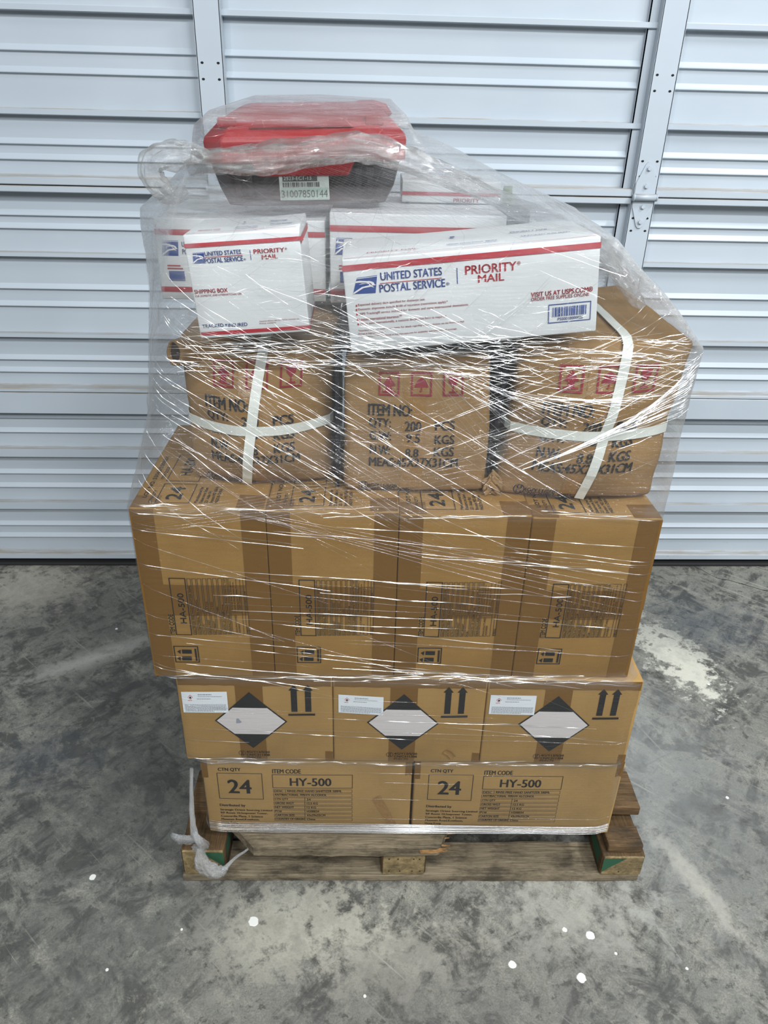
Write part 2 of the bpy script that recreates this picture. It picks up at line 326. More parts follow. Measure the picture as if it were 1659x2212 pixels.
for (xa, xb, fl_) in ((-.560, -.488, False), (.704, .776, True)):
    xa, xb = HX(xa), HX(xb); cx = (xa+xb)/2; dx = .0215
    for (za, zb, hp) in ((1.932, 2.55, []), (1.300, 1.924, [1.352, 1.393, 1.573, 1.612]), (.666, 1.288, [1.236, 1.200, .80, .76]), (.020, .654, [.60, .56])):
        stile('stile', xa, xb, zc(za, .046), zc(zb, .046), fl_, [(cx+s*dx, zc(z, .046)) for z in hp for s in (-1, 1)])
    for zj in (1.2955, .663):                                          # hinges over the section joints
        z = zc(zj, .05)
        hm = MB(); y = .0495
        up_ = [(-.030, .006), (.030, .006), (.030, .038), (.010, .088), (.004, .094), (-.004, .094), (-.010, .088), (-.030, .038)]
        hm.prism([(cx+a, z+b) for a, b in up_][::-1], -y-.0005, -y+.003, 'y', 0)
        lo_ = [(-.030, -.006), (.030, -.006), (.030, -.028), (.010, -.080), (.004, -.086), (-.004, -.086), (-.010, -.080), (-.030, -.028)]
        hm.prism([(cx+a, z+b) for a, b in lo_], -y-.0005, -y+.003, 'y', 0)
        h = hm.build('hinge', DOOR, door)
        pb = MB(); pb.tube([(cx-.032, -y-.008, z), (cx+.032, -y-.008, z)], .0095, 14); pb.tube([(cx-.0355, -y-.008, z), (cx-.032, -y-.008, z)], .011, 14); pb.tube([(cx+.032, -y-.008, z), (cx+.0355, -y-.008, z)], .011, 14)
        pb.build('hinge_pin', DOOR, h)
        for dz in (.077, .030, -.026, -.068):
            bb = MB(); bb.tube([(cx, -y+.001, z+dz), (cx, -y-.002, z+dz)], .0085, 16, smooth=False); bb.tube([(cx, -y-.002, z+dz), (cx, -y-.0065, z+dz)], .006, 6, smooth=False, phase=.3)
            bb.build('bolt', DOOR, h)

HY_MARKS = [
    ('t', 'CTN QTY', 'k', 0.033, 0.0788, 0.1825, 0.1929, 0),
    ('o', 'k', 0.0293, 0.122, 0.1036, 0.1784, 0.0013),
    ('t', '24', 'k', 0.0505, 0.0973, 0.1206, 0.1595, 0),
    ('t', 'ITEM CODE', 'k', 0.1435, 0.2013, 0.1794, 0.1907, 0),
    ('o', 'k', 0.1421, 0.3073, 0.138, 0.1765, 0.0013),
    ('t', 'HY-500', 'k', 0.1786, 0.2629, 0.1447, 0.1664, 0),
    ('o', 'k', 0.1428, 0.3063, 0.125, 0.1343, 0.0007),
    ('t', 'DESC', 'k', 0.1453, 0.1635, 0.1266, 0.1325, 0),
    ('t', 'RINSE-FREE HAND SANITIZER 500ML', 'k', 0.1719, 0.2848, 0.1271, 0.133, 0),
    ('r', 'k', 0.1676, 0.1685, 0.125, 0.1348),
    ('o', 'k', 0.1426, 0.3064, 0.1128, 0.1222, 0.0007),
    ('t', 'ANTIBACTERIAL 70%V/V ALCOHOL', 'k', 0.145, 0.2531, 0.1157, 0.1216, 0),
    ('o', 'k', 0.1424, 0.3065, 0.1005, 0.11, 0.0007),
    ('t', 'CTN QTY', 'k', 0.1448, 0.173, 0.1024, 0.1084, 0),
    ('t', '24', 'k', 0.2117, 0.2196, 0.1024, 0.1084, 0),
    ('r', 'k', 0.2072, 0.2082, 0.1017, 0.1117),
    ('o', 'k', 0.1422, 0.3065, 0.0881, 0.0976, 0.0007),
    ('t', 'GROSS WGT', 'k', 0.1445, 0.1843, 0.0903, 0.0963, 0),
    ('t', '12.5 KG', 'k', 0.2114, 0.2343, 0.0903, 0.0963, 0),
    ('r', 'k', 0.2069, 0.2079, 0.0894, 0.0994),
    ('o', 'k', 0.142, 0.3066, 0.0756, 0.0852, 0.0007),
    ('t', 'NET WEIGHT', 'k', 0.1443, 0.1839, 0.0779, 0.0839, 0),
    ('t', '12 KG', 'k', 0.211, 0.2302, 0.0778, 0.0839, 0),
    ('r', 'k', 0.2066, 0.2076, 0.077, 0.0871),
    ('o', 'k', 0.1418, 0.3067, 0.063, 0.0727, 0.0007),
    ('t', 'PO#', 'k', 0.144, 0.1578, 0.0651, 0.0712, 0),
    ('t', 'H200034', 'k', 0.2107, 0.2364, 0.0654, 0.0715, 0),
    ('r', 'k', 0.2063, 0.2072, 0.0644, 0.0746),
    ('o', 'k', 0.1416, 0.3067, 0.0503, 0.06, 0.0007),
    ('t', 'CARTON SIZE', 'k', 0.1438, 0.1846, 0.0528, 0.059, 0),
    ('t', '43x29x22CM', 'k', 0.2104, 0.2492, 0.0529, 0.0591, 0),
    ('r', 'k', 0.2059, 0.2069, 0.0518, 0.0621),
    ('o', 'k', 0.1414, 0.3068, 0.0375, 0.0473, 0.0007),
    ('t', 'COUNTRY OF ORIGIN', 'k', 0.1435, 0.2043, 0.0404, 0.0466, 0),
    ('t', 'China', 'k', 0.2101, 0.2279, 0.04, 0.0462, 0),
    ('r', 'k', 0.2056, 0.2066, 0.0391, 0.0495),
    ('t', 'Distributed by', 'k', 0.0287, 0.082, 0.0785, 0.0876, 0),
    ('t', 'Strategic Orient Sourcing Limited', 'k', 0.0285, 0.1377, 0.0658, 0.073, 0),
    ('t', '9/F Room 10,Seapower Tower,', 'k', 0.0283, 0.1276, 0.056, 0.0632, 0),
    ('t', 'Concordia Plaza, 1 Science', 'k', 0.0281, 0.1168, 0.0461, 0.0533, 0),
    ('t', 'Museum Road,Kowloon,', 'k', 0.0286, 0.1091, 0.0362, 0.0435, 0),
    ('t', 'Hong Kong', 'k', 0.0285, 0.0623, 0.0263, 0.0336, 0),
    ('t', 'MADE IN CHINA', 'k', 0.0292, 0.0761, 0.0155, 0.0229, 0),
]
HA_MARKS = [
    ('t', 'ITEM CODE', 'k', 0.0413, 0.0495, 0.098, 0.1425, 90),
    ('o', 'k', 0.0506, 0.0793, 0.0979, 0.2195, 0.0016),
    ('t', 'HA-500', 'k', 0.0619, 0.0726, 0.1237, 0.1879, 90),
    ('o', 'k', 0.0814, 0.0883, 0.0993, 0.2188, 0.0007),
    ('t', 'DESC', 'k', 0.0835, 0.087, 0.1006, 0.1124, 90),
    ('t', 'RINSE-FREE HAND SANITIZER 500ML', 'k', 0.0831, 0.0865, 0.1155, 0.2048, 90),
    ('r', 'k', 0.0813, 0.0889, 0.1135, 0.1143),
    ('o', 'k', 0.0902, 0.0971, 0.0994, 0.219, 0.0007),
    ('t', 'ANTIBACTERIAL 70% ALCOHOL', 'k', 0.0921, 0.0956, 0.1008, 0.1754, 90),
    ('o', 'k', 0.099, 0.106, 0.0996, 0.2191, 0.0007),
    ('t', 'CTN QTY', 'k', 0.1012, 0.1047, 0.1009, 0.1232, 90),
    ('t', '24', 'k', 0.1008, 0.1043, 0.1485, 0.1549, 90),
    ('r', 'k', 0.0988, 0.1063, 0.1462, 0.1469),
    ('o', 'k', 0.1079, 0.1148, 0.0997, 0.2193, 0.0007),
    ('t', 'GROSS WGT', 'k', 0.11, 0.1135, 0.1011, 0.1322, 90),
    ('t', '12.3 KGS', 'k', 0.1096, 0.1131, 0.1486, 0.1713, 90),
    ('r', 'k', 0.1077, 0.1152, 0.1463, 0.1471),
    ('o', 'k', 0.1167, 0.1237, 0.0999, 0.2195, 0.0007),
    ('t', 'NET WEIGHT', 'k', 0.1189, 0.1224, 0.1012, 0.1296, 90),
    ('t', '11.7 KGS', 'k', 0.1185, 0.1219, 0.1488, 0.1707, 90),
    ('r', 'k', 0.1165, 0.1241, 0.1465, 0.1473),
    ('o', 'k', 0.1256, 0.1325, 0.1, 0.2197, 0.0007),
    ('t', 'PO#', 'k', 0.1279, 0.1314, 0.1014, 0.1112, 90),
    ('t', 'H200021', 'k', 0.1274, 0.1308, 0.1489, 0.1611, 90),
    ('r', 'k', 0.1254, 0.1329, 0.1467, 0.1474),
    ('o', 'k', 0.1344, 0.1414, 0.1002, 0.2198, 0.0007),
    ('t', 'COUNTRY OF ORIGIN', 'k', 0.1366, 0.14, 0.1016, 0.1491, 90),
    ('t', 'China', 'k', 0.1362, 0.1397, 0.1491, 0.165, 90),
    ('r', 'k', 0.1342, 0.1418, 0.1468, 0.1476),
    ('o', 'k', 0.1433, 0.1502, 0.1003, 0.22, 0.0007),
    ('t', 'MANUFACTURER', 'k', 0.1455, 0.149, 0.1017, 0.1424, 90),
    ('t', 'Zhejiang Color Biotech Co., Ltd', 'k', 0.1448, 0.1482, 0.1493, 0.2169, 90),
    ('r', 'k', 0.1431, 0.1507, 0.147, 0.1477),
    ('o', 'k', 0.1518, 0.1722, 0.1002, 0.22, 0.0007),
    ('t', 'MANUFACTURED', 'k', 0.158, 0.1612, 0.1019, 0.1426, 90),
    ('t', 'ADDRESS', 'k', 0.1629, 0.1661, 0.102, 0.1242, 90),
    ('r', 'k', 0.1536, 0.1719, 0.1473, 0.148),
    ('t', '100 Puran Avenue, Shangshou', 'k', 0.1537, 0.1568, 0.1502, 0.2135, 90),
    ('t', 'Economic Development Zone,', 'k', 0.1584, 0.1616, 0.1503, 0.2117, 90),
    ('t', 'Shaoxing city, Zhejiang Province,', 'k', 0.1635, 0.1666, 0.1503, 0.218, 90),
    ('t', '312471 China', 'k', 0.167, 0.1702, 0.1504, 0.1805, 90),
    ('o', 'k', 0.1768, 0.1824, 0.1005, 0.2203, 0.0007),
    ('t', 'MEAS', 'k', 0.1777, 0.1809, 0.1023, 0.1171, 90),
    ('t', '36.6X35.8X21.7 CM', 'k', 0.1779, 0.181, 0.1506, 0.1919, 90),
    ('r', 'k', 0.1767, 0.183, 0.1476, 0.1483),
    ('o', 'k', 0.0421, 0.0866, 0.0345, 0.0728, 0.0018),
    ('p', 'k', [(0.0477, 0.0599), (0.0546, 0.0644), (0.0535, 0.0539)]),
    ('r', 'k', 0.0567, 0.0742, 0.0553, 0.0646),
    ('p', 'k', [(0.046, 0.044), (0.053, 0.0486), (0.0519, 0.038)]),
    ('r', 'k', 0.0551, 0.0726, 0.0394, 0.0488),
    ('r', 'k', 0.0796, 0.0828, 0.0385, 0.0668),
]
SM_MARKS = [
    ('r', 'r', -0.0002, 0.1682, 0.1296, 0.1352),
    ('r', 'r', 0.0019, 0.1646, 0.0046, 0.0099),
    ('t', 'UNITED STATES', 'b', 0.0268, 0.0783, 0.1173, 0.123, 0),
    ('t', 'POSTAL SERVICE', 'b', 0.0252, 0.0796, 0.1075, 0.1139, 0),
    ('t', '®', 'b', 0.0806, 0.0838, 0.1083, 0.1108, 0),
    ('r', 'r', 0.0257, 0.0799, 0.115, 0.1158),
    ('r', 'b', 0.0907, 0.0915, 0.1083, 0.1213),
    ('t', 'PRIORITY', 'r', 0.0961, 0.1394, 0.116, 0.1219, 0),
    ('t', '®', 'r', 0.1403, 0.1435, 0.1187, 0.1216, 0),
    ('t', 'MAIL', 'r', 0.1066, 0.1289, 0.1077, 0.1137, 0),
    ('t', 'SHIPPING BOX', 'r', 0.003, 0.0512, 0.0659, 0.0717, 0),
    ('t', 'FOR DOMESTIC AND INTERNATIONAL USE', 'r', 0.0031, 0.0706, 0.0613, 0.0641, 0),
    ('t', 'TRACKED', 'b', 0.0058, 0.037, 0.0159, 0.0212, 0),
    ('p', 'b', [(0.0395, 0.02), (0.0428, 0.0201), (0.0407, 0.0166)]),
    ('t', 'INSURED', 'b', 0.044, 0.0723, 0.0151, 0.0203, 0),
    ('t', 'Expected delivery date specified for domestic use.', 'r', 0.091, 0.1498, 0.0194, 0.0216, 0),
    ('t', 'Pickup available.', 'r', 0.0905, 0.1155, 0.0162, 0.0183, 0),
]
LO_MARKS = [
    ('r', 'r', -0.0006, 0.3725, 0.1208, 0.1291),
    ('t', 'UNITED STATES', 'b', 0.0537, 0.1424, 0.1037, 0.1148, 0),
    ('t', 'POSTAL SERVICE', 'b', 0.0509, 0.1465, 0.0869, 0.0982, 0),
    ('t', '®', 'b', 0.148, 0.1527, 0.0887, 0.093, 0),
    ('r', 'r', 0.052, 0.1421, 0.0993, 0.1002),
    ('r', 'b', 0.164, 0.1652, 0.0895, 0.1117),
    ('t', 'PRIORITY', 'r', 0.1766, 0.2504, 0.1011, 0.1133, 0),
    ('t', '®', 'r', 0.2516, 0.2565, 0.1078, 0.1132, 0),
    ('t', 'MAIL', 'r', 0.1949, 0.2326, 0.0883, 0.0988, 0),
    ('t', 'Expected delivery date specified for domestic use.', 'r', 0.0173, 0.1162, 0.0694, 0.0735, 0),
    ('r', 'r', 0.0139, 0.0159, 0.0695, 0.0723),
    ('t', 'Domestic shipments include $100 of insurance (restrictions apply).*', 'r', 0.0168, 0.1493, 0.0629, 0.067, 0),
    ('r', 'r', 0.0133, 0.0154, 0.0634, 0.0662),
    ('t', 'USPS Tracking® service included for domestic and many international destinations.', 'r', 0.0169, 0.1801, 0.0561, 0.0603, 0),
    ('r', 'r', 0.0134, 0.0154, 0.0569, 0.0597),
    ('t', 'Limited international insurance.**', 'r', 0.0172, 0.0807, 0.0482, 0.0524, 0),
    ('r', 'r', 0.0137, 0.0157, 0.049, 0.0518),
    ('t', 'When used internationally, a customs declaration form is required.', 'r', 0.0172, 0.147, 0.0414, 0.0456, 0),
    ('r', 'r', 0.0137, 0.0158, 0.0421, 0.0449),
    ('t', '*Insurance does not cover certain items. For details regarding claims exclusions see the Domestic Mail', 'r', 0.014, 0.1723, 0.0319, 0.0352, 0),
    ('t', 'Manual at http://pe.usps.com.', 'r', 0.0136, 0.0548, 0.0269, 0.0302, 0),
    ('t', '** See International Mail Manual at http://pe.usps.com for availability and limitations of coverage.', 'r', 0.0131, 0.1617, 0.022, 0.0253, 0),
    ('t', 'VISIT US AT', 'r', 0.2723, 0.3154, 0.0604, 0.067, 0),
    ('t', 'USPS.COM®', 'r', 0.3184, 0.3634, 0.0604, 0.0678, 0),
    ('t', 'ORDER FREE SUPPLIES ONLINE', 'r', 0.2724, 0.3583, 0.0545, 0.0595, 0),
    ('o', 'b', 0.2984, 0.3622, 0.0188, 0.0469, 0.0012),
    ('t', 'PS00010000026', 'b', 0.3129, 0.3507, 0.0218, 0.0263, 0),
]
CR_MARKS = [
    ('t', 'ITEM NO:', 'k', 0.1658, 0.4594, 0.5922, 0.6716, 0),
    ('t', 'QTY:', 'k', 0.173, 0.3173, 0.5048, 0.5738, 0),
    ('t', '200', 'k', 0.4152, 0.5234, 0.4891, 0.5583, 0),
    ('t', 'PCS', 'k', 0.6211, 0.7518, 0.4959, 0.5627, 0),
    ('t', 'G.W:', 'k', 0.18, 0.3229, 0.4167, 0.4819, 0),
    ('t', '9.5', 'k', 0.4273, 0.5173, 0.406, 0.4712, 0),
    ('t', 'KGS', 'k', 0.6227, 0.754, 0.3947, 0.46, 0),
    ('t', 'N.W:', 'k', 0.1842, 0.3178, 0.3119, 0.3777, 0),
    ('t', '8.8', 'k', 0.4245, 0.5128, 0.293, 0.359, 0),
    ('t', 'KGS', 'k', 0.6216, 0.7566, 0.3027, 0.3687, 0),
    ('t', 'MEAS:45X27X31CM', 'k', 0.179, 0.7878, 0.2169, 0.2856, 0),
    ('t', '4G/Y11/S/20', 'k', 0.1685, 0.3738, 0.0487, 0.0743, 0),
    ('t', 'CN/C280062  PI:002', 'k', 0.1753, 0.4653, 0.0258, 0.0469, 0),
]

# ================================================================== PALLET
W_L = wood('weathered_pallet_wood', srgb(158, 144, 120), srgb(92, 80, 62)); W_D = wood('dark_pallet_wood', srgb(128, 102, 72), srgb(66, 50, 34))
W_E = wood('stained_block_wood', srgb(170, 148, 108), srgb(98, 84, 56), (14, 14, 14)); W_Y = wood('stringer_wood', srgb(112, 88, 60), srgb(62, 48, 32), (60, 3, 60)); W_P = wood('pale_pallet_wood', srgb(196, 180, 156), srgb(136, 118, 94))
NAIL = plain('rusty_nail', (.03, .02, .015, 1), .6)
GREEN = plain('green_paint_stain', srgb(38, 84, 58), .8)
FRESH = wood('splintered_fresh_wood', srgb(206, 160, 104), srgb(160, 112, 62), (10, 10, 60))
pal = thing('wooden_pallet', (0.006, -0.018, 0), (0, 0, -.018), 'weathered wooden pallet with a broken front deck board under the whole stack', 'pallet')
def plank(x0, x1, y0, y1, z0, z1, seed, bev=.003, warp=.004):
    """a board with uneven worn edges"""
    mb = MB(); nx = max(8, int((x1-x0)/.04)) if x1-x0 > y1-y0 else 3; ny = 3 if nx > 3 else max(8, int((y1-y0)/.04))
    b = bev
    def sec(p, lo, hi, n): return [lo, lo+b] + lin(lo+b, hi-b, n)[1:-1] + [hi-b, hi]
    V, F = rbox(x1-x0, y1-y0, z1-z0, b, nx, ny, 1)
    out = []
    for (x, y, z) in V:
        q = nz((x0+x)*9+seed, (y0+y)*9, seed); r = nz((x0+x)*30, (y0+y)*30, seed+5)
        out.append((x0+x + .4*warp*r, y0+y + warp*q*.7+.25*warp*r, z0+z + .35*warp*q*(z > .5*(z1-z0))))
    mb.add(out, F, 0, True); return mb
def rbox(w, d, h, r, nx, ny, nz_):
    """rounded box with a face grid; vertices in [0,w]x[0,d]x[0,h]"""
    def L(a, n):
        o = [0, r*.45, r]
        o += [r+(a-2*r)*i/n for i in range(1, n)] if n > 1 else []
        return o + [a-r, a-r*.45, a]
    X, Y, Z = L(w, nx), L(d, ny), L(h, nz_); ix = {}; V = []; F = []
    def vid(i, j, k):
        key = (i, j, k)
        if key not in ix:
            p = Vector((X[i], Y[j], Z[k])); c = Vector((min(max(p.x, r), w-r), min(max(p.y, r), d-r), min(max(p.z, r), h-r)))
            e = p-c
            if e.length > 1e-9: p = c+e.normalized()*r
            ix[key] = len(V); V.append(tuple(p))
        return ix[key]
    a, b, c = len(X)-1, len(Y)-1, len(Z)-1
    for i in range(a):
        for j in range(b): F.append((vid(i, j, 0), vid(i, j+1, 0), vid(i+1, j+1, 0), vid(i+1, j, 0))); F.append((vid(i, j, c), vid(i+1, j, c), vid(i+1, j+1, c), vid(i, j+1, c)))
    for i in range(a):
        for k in range(c): F.append((vid(i, 0, k), vid(i+1, 0, k), vid(i+1, 0, k+1), vid(i, 0, k+1))); F.append((vid(i, b, k), vid(i, b, k+1), vid(i+1, b, k+1), vid(i+1, b, k)))
    for j in range(b):
        for k in range(c): F.append((vid(0, j, k), vid(0, j, k+1), vid(0, j+1, k+1), vid(0, j+1, k))); F.append((vid(a, j, k), vid(a, j+1, k), vid(a, j+1, k+1), vid(a, j, k+1)))
    return V, F
plank(-.505, .508, .000, .088, .0, .020, 1).build('bottom_board', W_L, pal)
plank(-.505, .508, .46, .55, .0, .020, 2).build('bottom_board', W_L, pal)
for i, (x0, x1, top) in enumerate(((-.502, -.408, .100), (-.068, .030, .100), (.418, .512, .083))):
    mb = plank(x0, x1, .004, .56, .0205, top, 11+i, .004); st = mb.build('stringer', W_Y, pal)
    eb = MB(); eb.box(x0+.003, x1-.003, .0005, .006, .0225, top-.002, 0, .002); e = eb.build('end_grain', W_E, st)
    if i != 1:
        gb = MB(); s = 1 if i == 0 else -1; xe = x1-.002 if i == 0 else x0+.002
        gb.add([(xe, -.0006, top-.006), (xe-s*.05, -.0006, top-.004), (xe-s*.016, -.0006, top-.034), (xe, -.0006, top-.05)], [(0, 1, 2, 3)]); gb.add([(xe+s*.0026, .02, top-.006), (xe+s*.0026, .16, top-.01), (xe+s*.0026, .12, top-.03), (xe+s*.0026, .02, top-.05)], [(0, 1, 2, 3)])
        gb.build('green_stain', GREEN, st)
# broken front deck board: a splintered end on the right, a long split on the left
lb = MB(); n = 60; top = []; bot = []
def frontedge(x):
    y = -.012+.004*nz(x*14, 0, 3)+.0015*nz(x*60, 0, 8)
    if x < -.34: y += (-.34-x)*1.0
    if x > .055: y += (x-.055)*2.2 + .012*abs(nz(x*160, 2, 1))
    return y
xs = lin(-.42, .10, n)
for zt, arr in ((.1265, top), (.1015, bot)):
    for x in xs: arr.append((x, frontedge(x), zt + .0015*nz(x*20, zt*50, 2)))
back = [(x, .085, .1265) for x in xs]; backb = [(x, .085, .1015) for x in xs]; m = n+1
lb.add(top+bot+back+backb, [(i, i+1, m+i+1, m+i) for i in range(n)] + [(i, 2*m+i, 2*m+i+1, i+1) for i in range(n)] + [(m+i, m+i+1, 3*m+i+1, 3*m+i) for i in range(n)] + [(2*m+i, 3*m+i, 3*m+i+1, 2*m+i+1) for i in range(n)] + [(0, m, 3*m, 2*m), (m-1, 3*m-1, 4*m-1, 2*m-1)], 0)
dk = lb.build('deck_board', W_L, pal)
sp = MB()
for i in range(16):
    x = .045+random.random()*.05; y = frontedge(x)-.002+random.random()*.006; z = .104+random.random()*.02
    a, b = Vector((x-.02-.02*random.random(), y+.001, z)), Vector((x+.008+.018*random.random(), y+.006*random.random()-.001, z+.003*random.uniform(-1, 1)))
    sp.tube([a, (a+b)/2, b], [.0035, .003, .0006], 5)
sp.build('splinter', FRESH, dk)
plank(.428, .505, .010, .062, .0845, .1075, 25, .004).build('deck_board', W_D, pal)
for i, (y0, y1, x0, x1, m) in enumerate(((.095, .20, -.498, .522, W_D), (.215, .30, -.50, .526, W_P), (.345, .43, -.50, .515, W_L), (.46, .55, -.50, .515, W_D))):
    plank(x0, x1, y0, y1, .1015, .1265, 40+i*3).build('deck_board', m, pal)
for x in (-.05, -.03, 0, .015, -.46, .46):
    for z in (.035, .075): nb = MB(); nb.tube([(x+.006*nz(x*99, z*70, 0), .0008, z), (x+.006*nz(x*99, z*70, 0), -.0008, z)], .0016, 8); nb.build('nail', NAIL, pal)

# ================================================================== CARTONS
def flat_front(w, h, b=.0035):
    """surface of a slightly bulging carton front; also the print map"""
    return lambda u, v, e=0.0: (u, -b*math.sin(PI*min(max(u/w, 0), 1))*math.sin(PI*min(max(v/h, 0), 1)) - e, v)
def carton_body(w, d, h, mat, parent, seed, b=.0035, wr=.0012, hl=None, hr=None):
    V, F = rbox(w, d, h, .004, 12, 10, 10); mb = MB(); out = []
    for x, y, z in V:
        k = math.sin(PI*x/w)*math.sin(PI*z/h); yy = y - b*k*(1-y/d) + .5*b*k*(y/d)
        q = wr*nz(x*14+seed, y*14, z*14)
        kt = math.sin(PI*x/w)*math.sin(PI*y/d)
        out.append((x+q*.4*(0 < x < w), yy, z - (.0015*kt*(z > h*.9))))
    mb.add(out, F, 0, True); return mb.build('carton_body', mat, parent)
def strip(parent, name, mat, fmap, u0, u1, v0, v1, e=.0006, rag=0.0, seed=0, end='v'):
    """a strip of tape on a surface, optionally with a ragged torn end"""
    nu = max(2, int((u1-u0)/.012)); nv = max(2, int((v1-v0)/.012)); mb = MB()
    def fn(u, v):
        uu, vv = u, v
        if rag:
            if end == 'v' and (abs(v-v0) < 1e-9 or abs(v-v1) < 1e-9): vv += rag*nz(u*220, v*31, seed)
            if end == 'u' and (abs(u-u0) < 1e-9 or abs(u-u1) < 1e-9): uu += rag*nz(v*220, u*31, seed)
        return fmap(uu, vv, e + .0004*abs(nz(u*60, v*60, seed)))
    mb.grid(fn, lin(u0, u1, nu), lin(v0, v1, nv), 0, True); return mb.build(name, mat, parent)
def poly_piece(parent, name, mats, fmap, polys, e):
    mb = MB()
    for mi, P in polys: mb.add([fmap(u, v, e) for u, v in P], [tuple(range(len(P)))], mi)
    return mb.build(name, mats, parent)

# ---- bottom row: two wide cartons
ZB = .1345
def wide_carton(loc, label):
    w, h, d = .429, .2185, .43
    t = thing('shipping_carton', loc, (0, 0, -.021), label, 'carton', 'bottom row of wide cartons')
    carton_body(w, d, h, CARD_BOTTOM, t, loc[0]*9)
    f = flat_front(w, h); mb = MB(); put_marks(mb, HY_MARKS, lambda u, v: f(u, v, .0006)); mb.build('printed_panel', PRINT, t)
    strip(t, 'packing_tape', TAPE, f, .0, .012, .165, .219, .0005, .003, 3)
    strip(t, 'packing_tape', TAPE, f, w-.014, w-.0005, .176, .2185, .0005, .003, 5)
    return t
c1 = wide_carton((-.4325, .0125, ZB), 'wide brown bottom-row carton with a loose diagonal tape strip, left of the gap')
f = flat_front(.429, .2185)
mb = MB(); mb.grid(lambda u, v: (lambda p: f(p[0], p[1], .0009+.004*max(0, .25-v)*(1-abs(u)*.3)))((.356+.040*v+.009*u*(1-.2*v), .112-.095*v+.006*u)), [-1, -.5, 0, .5, 1], lin(0, 1, 10), 0, True)
mb.build('loose_tape', TAPE_LIGHT, c1)
c2 = wide_carton((.0015, .0035, ZB), 'wide brown bottom-row carton right of the gap, above the missing pallet board')

